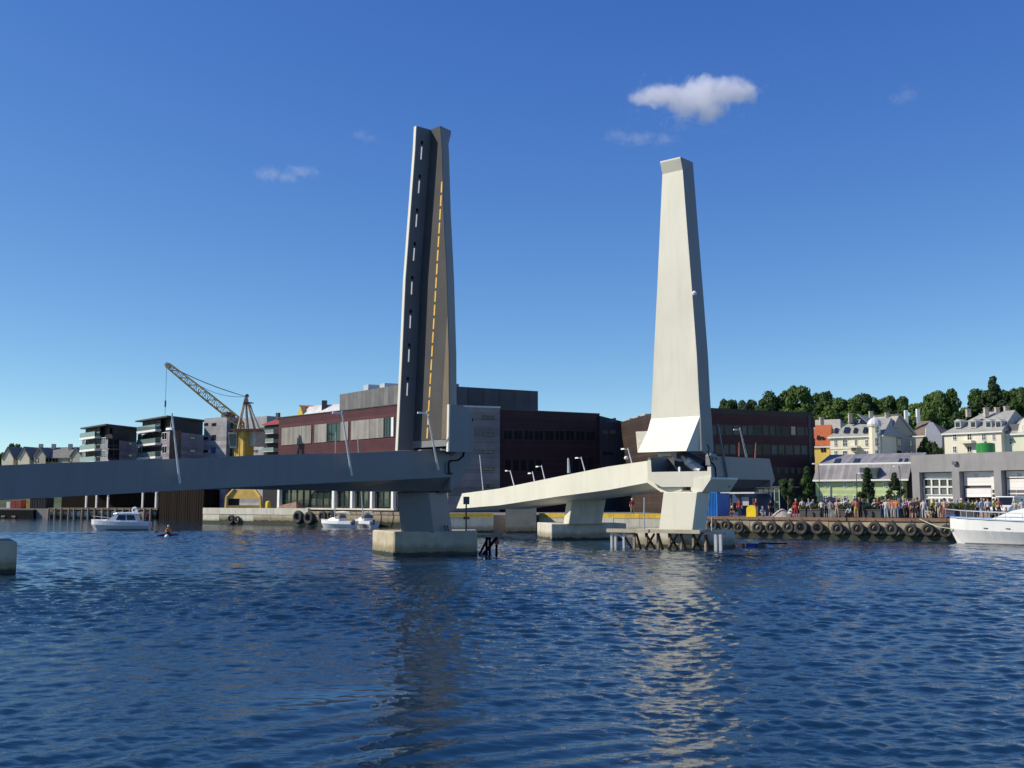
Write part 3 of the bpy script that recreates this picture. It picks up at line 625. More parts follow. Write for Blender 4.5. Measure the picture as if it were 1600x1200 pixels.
# ================================================================== lamp posts and poles on the bridge
def lamp(base, top, head=None, r=.09, label='', m=STEEL, group='lamp posts along the bridge'):
    t = thing('lamp_post', label, 'lamp post', base, group)
    obj('pole', MB().tube(base, top, r, r*.6, 8), m, t)
    if head is not None:
        d = (head-top); e = top+(Vector(base)-top).normalized()*.15
        a = obj('arm', MB().tube(e, head+Vector((0,0,.03)), r*.3, r*.28, 6), m, t)
        dn = Vector((d.x,d.y,0)).normalized(); s = Vector((-dn.y,dn.x,0))
        mb = MB(); mb.loft([[head+dn*x+s*w+Vector((0,0,z)) for w, z in ((-hw,-.03),(hw,-.03),(hw*.7,.09),(-hw*.7,.09))] for x, hw in ((-.2,.05),(-.08,.11),(.26,.10),(.36,.04))]); obj('lamp_head', mb, WHITE, t)
    return t
lamp(FB.pt(281,755,.40), FB.pt(268.6,645,1.2), FB.pt(266,671,1.1), .07, 'leaning white lamp post on the shaded ramp, nearest the left edge', WHITE)
lamp(FB.pt(549.5,743,.40), FB.pt(534,643,1.2), FB.pt(528,646,1.2), .07, 'leaning white lamp post on the shaded ramp, in front of the red clad hall', WHITE)
lamp(FB.pt(685,734,.40), FB.pt(667.2,642,1.2), FB.pt(660.5,646,1.2), .07, 'leaning white lamp post in front of the dark roadway leaf', WHITE)
def frm(px, py, back): return FR_.pt(px, py, -back)
for (bx,by),(tx,ty),hd,bk_,lb in (((803.5,759),(797,735),(792,736),4.2,'small lamp post low on the white ramp, leftmost of those with a lamp head'),
    ((835.5,753.5),(832,737),(828,740),.15,'short lamp post on the near parapet of the white ramp, paired with a taller one'),
    ((851.5,750),(846,727),(840,729.5),4.2,'lamp post on the far parapet of the white ramp, paired with a shorter one'),
    ((914,736),(908,714),(902,716),4.2,'lamp post on the white ramp below the dark tall window'),
    ((987.5,724),(981,700),(974,702),4.2,'lamp post at the top of the white ramp, with a dome camera')):
    lamp(frm(bx,by,bk_), frm(tx,ty,bk_), frm(*hd,bk_), .07, lb)
lamp(frm(755,766,4.2), frm(749.5,711,4.2), None, .07, 'thin plain pole without a lamp at the low end of the white ramp')
lamp(frm(889,739,4.3), frm(888,716,4.3), None, .16, 'short stout pale post on the white ramp')
obj_d = one('dome_camera', MB().lathe(frm(978.5,716,4.0), [(0,-.14),(.15,-.1),(.2,.03),(.12,.17),(0,.19)], 12), WHITE, 'white dome camera hanging at the top of the white ramp', 'camera', smooth=True)
def flp(px, py, o): return FLs.pt(px, py, o)
lamp(flp(1166.5,714,-5.0), flp(1156,669,-5.0), flp(1149,672,-5.0), .10, 'lamp post on the landing to the right of the cream leaf')
lamp(flp(1139.5,761,.12), flp(1121.5,662,.1), None, .10, 'dark leaning pole in front of the shaded landing side', FASCIA)
RUST = mat('red brown paint', (.28,.07,.04), .6, .15, 2)
lamp(flp(1155,713,-4.8), flp(1155,691,-4.8), None, .08, 'thin red post behind the landing, the left of two', RUST, 'red posts on the landing')
lamp(flp(1180,716,-4.8), flp(1181,692,-4.8), None, .08, 'thin red post behind the landing, the right of two, with a small sign', RUST, 'red posts on the landing')
# ================================================================== buildings
def win(F, parent, l, t, r, b, nx=1, ny=1, fm=FRAMEW, gm=GLASS, fw=.08, out=.05, px=True, deep=.0):
    u0, u1, z0, z1 = F.rect(l, t, r, b) if px else (l, r, t, b)
    if u1 < u0: u0, u1 = u1, u0
    mb = MB(); k = .0
    mb.fbox(F,u0,u0+fw,z0,z1,k,out); mb.fbox(F,u1-fw,u1,z0,z1,k,out); mb.fbox(F,u0+fw,u1-fw,z1-fw,z1,k,out); mb.fbox(F,u0+fw,u1-fw,z0,z0+fw,k,out+.03)
    for i in range(1,nx): uc = u0+(u1-u0)*i/nx; mb.fbox(F,uc-fw*.35,uc+fw*.35,z0+fw,z1-fw,k,out-.008)
    for j in range(1,ny): zc = z0+(z1-z0)*j/ny; mb.fbox(F,u0+fw,u1-fw,zc-fw*.3,zc+fw*.3,k,out-.014)
    w = obj('window', mb, fm, parent)
    obj('pane', MB().fbox(F,u0+fw*.5,u1-fw*.5,z0+fw*.5,z1-fw*.5,.004,.022), gm, w)
    return w
def slab(F, parent, name, m, l, t, r, b, d0=0., d1=.05):
    u0,u1,z0,z1 = F.rect(l,t,r,b); return obj(name, MB().fbox(F,min(u0,u1),max(u0,u1),z0,z1,d0,d1), m, parent)
def block(parent, name, m, pts, z0, z1):
    return obj(name, MB().prism([(p.x,p.y) for p in pts], z0, z1), m, parent)
MAROON = boards('maroon cladding', (.085,.027,.034), .42, 'z', .6)
BROWN = boards('brown cladding', (.058,.040,.034), .5, 'z', .65)
NAVYC = boards('dark navy cladding', (.035,.036,.048), .6, 'x', .7)
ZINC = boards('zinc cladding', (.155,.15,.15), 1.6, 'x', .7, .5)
ZINCD = boards('shaded zinc cladding', (.07,.072,.085), 1.6, 'x', .75, .5)  # darker copy of the zinc, shade put into its colour
SHUT = boards('grey shutter', (.27,.255,.23), .55, 'x', .8, .6)
TOWERC = boards('grey concrete facing', (.20,.195,.195), 1.05, 'z', .8, .85)
BLINDS = mat('lit blinds', (.55,.36,.22), .7, .1, 2)

# ---- maroon culture hall behind the near leaf
hall = thing('hall_building', 'long maroon clad hall with grey shutters and a glazed ground floor', 'building', XY(620, 155))
FL = Facade(433, 179, 624, 153.5)
ZH = FL.z(632.5, 620)
dl = -FL.n*16
block(hall, 'wall', MAROON, [FL.P(0,0), FL.P(FL.L,0), FL.P(FL.L,0)+dl, FL.P(0,0)+dl], FL.z(762,520), ZH)
block(hall, 'ground_floor_wall', BROWN, [FL.P(0.6,0,-.9), FL.P(FL.L,0,-.9), FL.P(FL.L,0)+dl, FL.P(.6,0)+dl], QZ, FL.z(762,520)-.01)
obj('roof_edge', MB().fbox(FL,-.1,FL.L+.1,ZH,ZH+.12,-16,.1), DSTEEL, hall)
def fy(x, a, b): return a+(b-a)*(x-441)/(600-441)      # rows slope with the receding facade
for x0, x1, kind in ((441,472,'p'),(472.6,487,'p'),(492,511,'p'),(511.5,532.5,'g'),(533,545,'p'),(549.5,578,'p'),(578.6,600,'p'),(600.6,612.5,'g')):
    xm = (x0+x1)/2
    if kind == 'p': slab(FL, hall, 'shutter_panel', SHUT, x0, fy(xm,669,653), x1, fy(xm,696,683.5), 0, .12)
    else: win(FL, hall, x0, fy(xm,669,653), x1, fy(xm,696,683.5), 3, 1, FRAMED, GLASSG, .12, .08)
slab(FL, hall, 'corner_post', WHITE, 612.8, 652, 616.2, 682, 0, .2)
for x0, x1, n in ((437.5,518,8),(522.5,547,3),(551.5,578.5,3),(582,611.5,3)):
    for i in range(n):
        a = x0+(x1-x0)*i/n; b = x0+(x1-x0)*(i+1)/n
        FLg = FL; u0,u1,z0,z1 = FL.rect(a+.3,764.5,b-.3,792.5)
        mb = MB(); fw=.1; mb.fbox(FL,u0,u0+fw,z0,z1,-.85,-.7); mb.fbox(FL,u1-fw,u1,z0,z1,-.85,-.7); mb.fbox(FL,u0+fw,u1-fw,z0,z0+fw,-.85,-.7); mb.fbox(FL,u0+fw,u1-fw,z0+1.0,z0+1.08,-.85,-.72); w = obj('window', mb, FRAMED, hall)
        obj('pane', MB().fbox(FL,u0+.05,u1-.05,z0+.05,z1,-.84,-.8), GLASSG, w)
for x in (435,520.5,549,580,613): slab(FL, hall, 'column', WHITE, x-1.6, 762, x+1.6, 796, -.5, .05)
slab(FL, hall, 'plinth', CONC_L, 434, 793.8, 616, 796.5, -.6, .1)
# grey stair tower and dark main block, right of the near leaf
FT_ = Facade(700, 150.0, 781, 152.5)
ZT = FT_.z(637, 760)
block(hall, 'stair_tower', TOWERC, [FT_.P(0,0), FT_.P(FT_.L,0), FT_.P(FT_.L,0,-8), FT_.P(0,0,-8)], QZ, ZT)
obj('roof_edge', MB().fbox(FT_,0,FT_.L+.06,ZT,ZT+.22,-8,.06), STEEL, hall)
for i in range(5):
    y = 652.3+i*26.8
    win(FT_, hall, 753.5, y-2.9, 772, y+2.9, 2, 1, FRAMED, GLASS, .06, .04)
    slab(FT_, hall, 'groove', DARKG, 731+(-6 if i>2 else 4), y+1.6, 753, y+2.6, 0, .015)
FM = Facade(779, 154.0, 938, 162)
ZM_ = FM.z(643.5, 860)
block(hall, 'wall', BROWN if False else boards('shaded maroon cladding', (.045,.020,.024), .45, 'z', .6), [FM.P(0,0), FM.P(FM.L,0), FM.P(FM.L,0,-14), FM.P(0,0,-14)], QZ, ZM_)  # same maroon boards, darkened in colour for the side in shade
obj('roof_edge', MB().fbox(FM,0,FM.L+.05,ZM_,ZM_+.1,-14,.05), DSTEEL, hall)
for i in range(9): a = 786+i*16.2; win(FM, hall, a, 671+i*.25, a+14.5, 687.5+i*.2, 2, 1, FRAMED, GLASSD, .08, .04)
for i in range(5): a = 788+i*12.2; win(FM, hall, a, 717, a+11, 737, 1, 1, FRAMED, GLASSD, .08, .04)
for i in range(4): a = 883+i*11.3; win(FM, hall, a, 714, a+10.3, 742, 1, 1, FRAMED, GLASSD, .08, .04)
# raised roof storey
FU = Facade(528, 188, 662, 166)
ZU = FU.z(616.5, 530)
p1, p2 = FU.a, FU.b; FU2 = Facade(662.3, 166, 841, 176)
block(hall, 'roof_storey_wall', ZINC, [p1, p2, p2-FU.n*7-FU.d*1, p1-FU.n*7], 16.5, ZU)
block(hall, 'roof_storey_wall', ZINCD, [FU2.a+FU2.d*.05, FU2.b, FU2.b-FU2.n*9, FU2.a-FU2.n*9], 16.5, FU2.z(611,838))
for l, t, r, b in ((573,602.5,596,608),(598,600.5,622,606)):
    c = FU.pt((l+r)/2, b, -4); obj('roof_unit', MB().box((c.x,c.y,c.z+.2), (3.0,2.2,.9), 0, .5), STEEL, hall)

# ---- dark slanted annex and brown clad college
annex = thing('annex_building', 'dark navy annex with a slanted end wall beside the maroon hall', 'building', XY(960, 150))
FX = Facade(936, 161.5, 992, 163)
mb = MB(); mb.extr([FX.pt(*p) for p in ((937,649.5),(977.5,659.8),(990,725),(990,798),(937,798))], -FX.n*8); obj('wall', mb, NAVYC, annex)
mb = MB(); mb.extr([FX.pt(*p,.03) for p in ((947,659),(962,652.5),(963,657.5),(963,659.5))], -FX.n*6); obj('roof_hatch', mb, ZINCD, annex)
for x in (940.5, 952): win(FX, annex, x, 671.5, x+10, 678.5, 1, 1, FRAMED, mat('lit room glass', (.10,.09,.07), .2, .2, 2) if x < 945 else bpy.data.materials['lit room glass'], .07, .04)
win(FX, annex, 941, 705, 958, 712, 2, 1, FRAMED, GLASSD, .07, .04)
coll = thing('college_building', 'brown clad college with rows of windows behind the cream leaf', 'building', XY(1100, 138))
FBl = Facade(962, 166, 1058, 135); FBr = Facade(1058, 135, 1275, 145)
ZC = FBr.z(645, 1274)
block(coll, 'wall', BROWN, [FBl.a, FBr.a, FBr.b, FBr.b-FBr.n*14, FBl.a-FBl.n*14], QZ, ZC)
MARD = boards('dark maroon boards', (.060,.018,.022), .38, 'z', .6)
slab(FBr, coll, 'board_band', MARD, 1060, 649.5, 1273, 663.5, .004, .06); slab(FBr, coll, 'board_band', MARD, 1060, 681.5, 1273, 693.5, .004, .06); slab(FBr, coll, 'board_band', MARD, 1060, 711.5, 1273, 728, .004, .06)
rnd = random.Random(12)
GLS = [GLASSD, mat('window glass grey', (.035,.037,.04), .15, .2, 1, spec=.2), mat('window with blinds', (.075,.072,.066), .5, .2, 3), mat('greenish dull glass', (.02,.035,.032), .15, .2, 1, spec=.25)]
for yb, yt in ((664.2,680),(694.2,710)):
    x = 1064
    while x < 1266:
        w = rnd.choice((8.5,10,12.5)); 
        g = rnd.choice((0,0,1,1,2,3)); lit = (yb < 670 and 1236 < x+w/2 < 1248)
        k = (x-1112)/165
        win(FBr, coll, x, yb+k*1.2, min(x+w,1269), yt+k*.8, 1, 1, FRAMED, BLINDS if lit else GLS[g], .09, .05); x += w+1
for x in (1213,1225,1235,1245): win(FBr, coll, x, 730, x+7, 741, 1, 1, FRAMED, GLASSG, .09, .05)
slab(FBr, coll, 'corner_trim', FRAMED, 1264, 650, 1268, 792, .06, .1)
for i in range(5):
    a = 1176+i*10; win(FBr, coll, a, 763, a+9, 790, 1, 1, FRAMED, GLASSG, .09, .06)
for l, r in ((944,962),(963,978)):
    c = FBl.pt((l+r)/2, 643, -3); mb = MB(); mb.lathe((c.x,c.y,ZC), [(1.3,0),(1.3,.35),(1.0,.75),(.4,.95),(0,1.0)], 12); obj('roof_dome', mb, STEEL, coll)
for l, r in ((980,990),(992,1003),(1004,1014)):
    c = FBl.pt((l+r)/2, 643, -1.2); obj('roof_light', MB().box((c.x,c.y,ZC+.2), (.9,1.2,.55), 0, -.9), STEEL, coll)

# ---- low pale-green warehouse
LIME = boards('pale green boards', (.44,.54,.27), .32, 'z', .85); ROOFG = boards('grey metal roof', (.26,.25,.25), .55, 'x', .8, .5)
ware = thing('warehouse_building', 'long pale green warehouse with a grey two stage metal roof', 'building', XY(1350, 137))
FG = Facade(1275, 139, 1427, 132.5)
ze = FG.z(751.5, 1350)
block(ware, 'wall', LIME, [FG.a, FG.P(FG.u(1412),0), FG.P(FG.u(1412),0,-12), FG.P(0,0,-12)], QZ, ze)
zm, zr = FG.z(728, 1350)+.12, FG.z(713.5, 1350)+.45
def slope(parent, name, m, F, u0, u1, za, oa, zb, ob, th=.18):
    mb = MB(); mb.hexa([F.P(u0,za,oa),F.P(u1,za,oa),F.P(u1,zb,ob),F.P(u0,zb,ob)]+[F.P(u0,za+th,oa),F.P(u1,za+th,oa),F.P(u1,zb+th,ob),F.P(u0,zb+th,ob)]); return obj(name, mb, m, parent)
U1 = FG.u(1422)
slope(ware, 'lower_roof', ROOFG, FG, -.2, U1, ze-.05, .42, zm, -1.6)
obj('gutter', MB().fbox(FG,-.2,U1,ze-.02,ze+.2,.43,.57), WHITE, ware); obj('roof_flashing', MB().fbox(FG,-.2,U1,zm+.1,zm+.32,-1.75,-1.5), WHITE, ware)
slope(ware, 'upper_roof', ROOFG, FG, -.2, U1+.6, zm+.02, -1.76, zr, -7.0)
slope(ware, 'back_roof', ROOFG, FG, -.2, U1+.6, zr-.01, -7.02, ze, -12.5)
def onslope(F, px, py, za, oa, zb, ob, lift=.2):
    # point of the roof plane seen at a photo pixel
    nrm = (F.P(1,za,oa)-F.P(0,za,oa)).cross(F.P(0,zb,ob)-F.P(0,za,oa)).normalized(); r = ray(px,py); o = Vector((0,0,CAMZ)); t = (F.P(0,za,oa)-o).dot(nrm)/r.dot(nrm); p = o+r*t
    if nrm.z < 0: nrm = -nrm
    return p+nrm*lift, nrm
def skylight(parent, F, l, t, r, b, za, oa, zb, ob, skew=0):
    P = [onslope(F,*q,za,oa,zb,ob,.18) for q in ((l,b),(r,b),(r+skew,t),(l+skew,t))]; n = P[0][1]
    mb = MB(); mb.extr([p for p,_ in P], n*.1); w = obj('skylight', mb, FRAMED, parent)
    c = sum((p for p,_ in P), Vector())/4; obj('pane', MB().extr([c+(p-c)*.82+n*.104 for p,_ in P], n*.012), GLASS, w)
for l, r in ((1303,1312),(1333,1342),(1403,1407),(1412,1416.5)): skylight(ware, FG, l, 719.5, r, 726, zm, -1.76, zr, -7.0, 3)
# dormer box
mb = MB(); mb.hexa([FG.P(FG.u(1348),FG.z(747,1360),.5),FG.P(FG.u(1373),FG.z(747,1360),.5),FG.P(FG.u(1373),FG.z(747,1360),-2.0),FG.P(FG.u(1348),FG.z(747,1360),-2.0),FG.P(FG.u(1346.5),zm-.35,.5),FG.P(FG.u(1375),zm-.35,.5),FG.P(FG.u(1375),zm-.35,-2),FG.P(FG.u(1346.5),zm-.35,-2)]); dm = obj('dormer', mb, DARKG, ware)
for l, r in ((1350,1357.5),(1358.5,1364),(1365,1371.5)):
    u0,u1,z0,z1 = FG.rect(l,733,r,744); obj('pane', MB().fbox(FG,u0,u1,z0,z1,.505,.53), GLASSG, dm)
for x in (1290,1320,1336,1383): win(FG, ware, x-2.6, 753.5, x+3.2, 761.5, 2, 2, FRAMEW, GLASS, .07, .05)
for x in (1290,1305,1320.5,1336.5,1352,1383,1399): win(FG, ware, x-3.2, 773.5, x+3.4, 786.5, 2, 4, FRAMEW, GLASS, .07, .05)
obj('downpipe', MB().tube(FG.pt(1297,757,.1), FG.P(FG.u(1297),QZ,.1), .07, .07, 6), STEEL, ware)
# shaded link between the two
FK = Facade(1404, 136.5, 1430, 135)
mb = MB(); mb.extr([FK.pt(*p,.9) for p in ((1408,792),(1408,760),(1425.5,733.5),(1427,733.5),(1427,792))], -FK.n*1.0); obj('link_wall', mb, ZINCD, ware)
win(Facade(1404,135.55,1430,134.05), ware, 1409, 772, 1419, 790, 1, 1, FRAMED, STEEL, .06, .05)

# ---- grey concrete garage hall with roller doors
garage = thing('garage_building', 'grey concrete garage hall with white numbered roller doors', 'building', XY(1500, 126))
FGa = Facade(1425.5, 130, 1612, 118)
zg = FGa.z(712, 1428)+.05; zl_ = FGa.z(736, 1520)
ug = lambda px: FGa.u(px, 760)
UE = ug(1760)
block(garage, 'hall_body', CONC_G, [FGa.P(0,0,-1.1), FGa.P(UE,0,-1.1), FGa.P(UE,0,-14), FGa.P(0,0,-14)], QZ, zg-.06)
obj('lintel', MB().fbox(FGa,0,UE,zl_,zg,-1.09,0), CONC_G, garage)
for a, b in ((1425.5,1437),(1488,1499.5),(1553.5,1565),(1621,1633),(1690,1702)): obj('pillar', MB().fbox(FGa,ug(a),ug(b),QZ,zl_-.002,-1.09,.0), CONC_G, garage)
ROLL = boards('white sectional door', (.74,.71,.68), .62, 'z', .88, .5, .04)
def rec(name, m, l, t, r, b, d0=-1.05, d1=-.8, par=garage):
    u0,u1,z0,z1 = FGa.rect(l,t,r,b); return obj(name, MB().fbox(FGa,u0,u1,z0,z1,d0,d1), m, par)
def rwin(l, t, r, b, gm=GLASS):
    u0,u1,z0,z1 = FGa.rect(l,t,r,b); mb = MB(); fw=.09
    mb.fbox(FGa,u0,u0+fw,z0,z1,-.85,-.62); mb.fbox(FGa,u1-fw,u1,z0,z1,-.85,-.62); mb.fbox(FGa,u0+fw,u1-fw,z0,z0+fw,-.85,-.62); mb.fbox(FGa,u0+fw,u1-fw,z1-fw,z1,-.85,-.62)
    w = obj('window', mb, FRAMEW, garage); obj('pane', MB().fbox(FGa,u0+.04,u1-.04,z0+.04,z1-.04,-.8,-.77), gm, w)
rec('header_panel', mat('pale blue panel', (.52,.56,.58), .5, .05, 1), 1438, 738.5, 1488, 747.5)
GREYP = mat('grey spandrel glass', (.12,.125,.13), .25, .08, 1)
for i in range(4):
    a = 1438+i*12.5; rwin(a, 748, a+12.4, 760.5, GLASS); rwin(a, 760.8, a+12.4, 773.8, GREYP); rwin(a, 778.5, a+12.4, 797, GLASSG)
rec('band', WHITE, 1437.5, 774.2, 1488, 778)
rec('roller_door', ROLL, 1500, 736.5, 1543, 758.5); rec('door_gap', DARKG, 1500.5, 759, 1543, 762.3, -1.05, -1.0); rec('roller_door', ROLL, 1503, 763, 1543, 776.5, -1.0, -.7)
rec('door_opening', BLACK, 1501, 777.5, 1543.5, 800, -1.08, -1.04); rec('side_door', ROLL, 1543.6, 736.5, 1554, 800, -1.0, -.72)
for t, b in ((765,770),(772.3,776.3),(780,783.5)): rec('side_door_pane', GLASS, 1545, t, 1553, b, -.71, -.69)
rec('roller_door', ROLL, 1566, 735.2, 1621, 746.2, -1.05, -.78); rec('roller_door', ROLL, 1567.5, 748, 1621, 800, -1.05, -.82)
for t, b in ((765.5,769.8),(772,776),(779.6,783)):
    for i in range(4): a = 1569+i*12.8; rec('door_pane', GREYP, a, t, a+12, b, -.81, -.79)
rec('roller_door', ROLL, 1634, 735, 1690, 800)
rec('wall_lamp', DARKG, 1490, 721, 1496.5, 726, 0, .35)
def text(s, F, px, py, hpx, m, parent, out):
    cu = bpy.data.curves.new('number', 'FONT'); cu.body = s; cu.size = 1; cu.align_x = 'CENTER'; cu.align_y = 'CENTER'; cu.extrude = .01
    o = bpy.data.objects.new('tmp', cu); COL.objects.link(o); dg = bpy.context.evaluated_depsgraph_get(); me = bpy.data.meshes.new_from_object(o.evaluated_get(dg)); bpy.data.objects.remove(o)
    c = F.pt(px, py, out); h = (F.z(py-hpx/2,px)-F.z(py+hpx/2,px))/.69
    M = Matrix(((F.d.x*h, 0, F.n.x, 0), (F.d.y*h, 0, F.n.y, 0), (0, h, 0, 0), (0,0,0,1)))
    me.transform(M); me.transform(Matrix.Translation(c-OFF[parent.name])); me.materials.clear(); me.materials.append(m)
    q = bpy.data.objects.new('door_number', me); COL.objects.link(q); q.parent = parent; OFF[q.name] = OFF[parent.name]
NUM = mat('grey lettering', (.30,.30,.31), .6, 0, 1)
text('22', FGa, 1525, 743.5, 5.2, NUM, garage, -.77); text('24', FGa, 1592.5, 742.5, 5.2, NUM, garage, -.75)
tank = one('water_tank', MB().lathe(at(1540.5,709.5,133), [(0,0),(1.05,0),(1.08,.1),(1.08,1.2),(1.0,1.3),(.5,1.38),(.16,1.4),(.16,1.55),(0,1.56)], 24), mat('green plastic', (.025,.22,.04), .4, .08, 1), 'round green tank standing on the garage roof', 'tank', smooth=False)

# ---- houses on the hill
def house(name, label, F, l, r, eave, ridge, ridge_l, ridge_r, depth, wallm, roofm, zb, over=.35):
    h = thing(name, label, 'house', F.pt((l+r)/2, 713))
    u0, u1 = F.u(l, eave), F.u(r, eave); ze = F.z(eave, (l+r)/2); mid = -depth*.5
    # ridge seen at photo row `ridge`, half the depth behind
    yy = F.P((u0+u1)/2, 0, mid).y; zr = zat(ridge, yy)
    block(h, 'wall', wallm, [F.P(u0,0), F.P(u1,0), F.P(u1,0,-depth), F.P(u0,0,-depth)], zb, ze)
    ur0, ur1 = F.u(ridge_l, eave)+0.0, F.u(ridge_r, eave)
    a = [F.P(u0-over,ze-.05,over), F.P(u1+over,ze-.05,over), F.P(u1+over,ze-.05,-depth-over), F.P(u0-over,ze-.05,-depth-over)]; b0, b1 = F.P(ur0,zr,mid), F.P(ur1,zr,mid)
    mb = MB(); mb.add(a+[b0,b1], [(0,1,5,4),(1,2,5),(2,3,4,5),(3,0,4),(3,2,1,0)]); ro = obj('roof', mb, roofm, h)
    obj('eave_trim', MB().fbox(F,u0-over,u1+over,ze-.3,ze-.055,.01,over+.03), FRAMEW, h)
    return h, (ze-.05, over, zr, mid), ro
def chimney(par, px, pb, ptop, Y, w, m):
    c = at(px, pb, Y); t = zat(ptop, Y, px); mb = MB(); mb.box((c.x,c.y,(c.z-.6+t)/2), (w,w,t-c.z+.6)); mb.box((c.x,c.y,t+.05), (w+.12,w+.12,.12)); obj('chimney', mb, m, par)
CREAMW = mat('cream render', (.74,.69,.53), .85, .06, .4); IVORY = mat('ivory render', (.74,.69,.56), .85, .06, .4); SLATE = mat('grey slate', (.33,.33,.30), .6, .15, 1.2, .3, 5)
YELW = mat('yellow render', (.72,.50,.12), .85, .06, .4); TILEO = mat('orange tile', (.42,.11,.035), .8, .15, 1.5, .4, 6); LIMEW = mat('pale lime render', (.64,.67,.50), .85, .06, .4); BRICKC = mat('chimney render', (.45,.40,.34), .9, .15, 2)
F1_ = Facade(1296.5, 196, 1377, 190)
cream, rp, _ = house('town_house', 'big cream town house with a white domed corner turret', F1_, 1297, 1378, 681, 654.5, 1313, 1372, 13, CREAMW, SLATE, 6)
for x, w in ((1306,5.5),(1320.5,8),(1354.5,6)):
    for t, b in ((686.5,697.5),(704,714)): win(F1_, cream, x-w/2, t, x+w/2, b, 2, 2, FRAMEW, GLASS, .1, .06)
win(F1_, cream, 1335, 686, 1340.5, 697.5, 2, 1, FRAMEW, GLASS, .1, .06)
slab(F1_, cream, 'balcony', IVORY, 1329.5, 696.8, 1343.5, 700, 0, 1.3); slab(F1_, cream, 'balcony_support', BRICKC, 1333, 700.3, 1341, 706, 0, .8)
slab(F1_, cream, 'string_course', IVORY, 1297, 699.8, 1362, 701.2, 0, .09)
for l,t,r,b in ((1315,658.5,1319,662.5),(1327,656.5,1338,663),(1343,656.5,1354,663),(1303,670.5,1308,678),(1318,669.5,1326,678),(1333,670.5,1338,678),(1348,669.5,1354,678)): skylight(cream, F1_, l,t,r,b, rp[0],rp[1],rp[2],rp[3], 2.5)
tc = XY(1370.5, 190.2); zt_ = zat(664, 190)
tur = obj('turret', MB().lathe((tc.x,tc.y,6), [(1.02,0),(1.02,zt_-6-.3),(1.2,zt_-6-.25),(1.2,zt_-6)], 8), CREAMW, cream)
obj('turret_dome', MB().lathe((tc.x,tc.y,zt_), [(1.25,0),(1.22,.25),(1.0,.75),(.6,1.12),(.2,1.3),(.06,1.5),(0,1.7)], 12), mat('white dome sheet', (.62,.63,.65), .4, .05, 1), cream)
FTw = Facade(1365.5, 189.1, 1376, 188.9)
for t, b in ((665.5,677),(684,698),(703,714)): win(FTw, cream, 1366.8, t, 1374.6, b, 3, 2, FRAMEW, GLASS, .09, .25)
F1r = Facade(1378.5, 190.3, 1432, 200)
ur = F1r.u(1431, 690); zer = F1r.z(680, 1400)
GREYW = mat('grey and shade render', (.40,.37,.31), .85, .06, .4)  # grey house walls; on the cream house it stands in for side shade
block(cream, 'side_wall', GREYW, [F1r.a, F1r.P(ur,0), F1r.P(ur,0,-8), F1r.P(0,0,-8)], 6, zer)
mb = MB(); mb.extr([F1r.pt(*p,.02) for p in ((1394,681),(1397,664),(1404,650),(1406,648),(1409,651),(1424,670),(1431,681))], -F1r.n*6); obj('gable', mb, GREYW, cream)
mb = MB(); mb.extr([F1r.pt(*p,.25) for p in ((1405,646.5),(1407,646.5),(1434,680),(1431,681),(1406,649)) ], -F1r.n*7); obj('gable_roof', mb, SLATE, cream)
mb = MB(); mb.add([F1r.P(-.3,zer,.3),F1r.P(F1r.u(1396),zer,.3),F1r.P(F1r.u(1396),zer+3.2,-4),F1r.P(-.3,zer+3.6,-4)], [(0,1,2,3)]); mb.extr([Vector(v) for v in mb.v[:4]], (0,0,.12)); obj('side_roof', mb, SLATE, cream)
for x, w, t, b in ((1384,3.5,686,697),(1396,3,686,697),(1405,7,685,697),(1423,4,687,698),(1384,3.5,704,713),(1396,3,704,713),(1405,7,704,713),(1417,3.5,705,713),(1424,3.5,705,713),(1400,3,668,676)): win(F1r, cream, x-w/2, t, x+w/2, b, 2 if w>4 else 1, 1, FRAMED, GLASS, .08, .05)
for px, pb, pt_ in ((1328.5,655,647),(1361,655,643.5),(1386,655,646)): chimney(cream, px, pb, pt_, 197, .6, BRICKC)
FO = Facade(1268, 199.5, 1297, 198)
orange, rp, _ = house('town_house', 'small yellow house with a steep orange tiled roof', FO, 1268, 1296, 697, 664, 1268, 1294, 8, YELW, TILEO, 6, .2)
for x in (1284.6,1289): win(FO, orange, x-1.9, 698.5, x+1.7, 706.5, 1, 2, FRAMED, GLASS, .07, .05)
skylight(orange, FO, 1276, 682, 1281, 688, *rp, 1); skylight(orange, FO, 1283, 684, 1287.5, 688, *rp, 1)
FOb = Facade(1262, 214, 1312, 211)
ob, rp, _ = house('town_house', 'beige roofed house hidden behind the orange roof', FOb, 1262, 1312, 668, 655.5, 1266, 1306, 8, IVORY, mat('beige roof', (.42,.37,.31), .7, .1, 1), 6, .2)
chimney(ob, 1284, 664, 652.5, 208, .7, BRICKC)
F3 = Facade(1425, 212, 1472, 208)
mid_, rp, _ = house('town_house', 'brown roofed house with two white chimneys, half hidden by a bush', F3, 1428, 1470, 680, 657, 1420, 1440, 9, GREYW, mat('brown slate', (.20,.15,.11), .7, .2, 1, .3, 5), 6, .2)
for px, t in ((1416,641),(1434.5,639)): 
    c = at(px, 654, 213); tz = zat(t, 213, px); mb = MB(); mb.box((c.x,c.y,(c.z-1+tz)/2), (.62,.62,tz-c.z+1)); obj('chimney', mb, WHITE, mid_)
F3b = Facade(1446, 205, 1474, 204); mb = MB(); mb.extr([F3b.pt(*p) for p in ((1447,700),(1447,668),(1452,659),(1458,660),(1472,680),(1472,700))], -F3b.n*5); obj('gable', mb, mat('pale blue render', (.45,.48,.52), .8, .05, 1), mid_)
F4 = Facade(1474, 192, 1566, 184)
ivory, rp, _ = house('town_house', 'ivory town house with four dormers above the garage', F4, 1475, 1564, 675, 643.5, 1512, 1560, 13, IVORY, SLATE, 6)
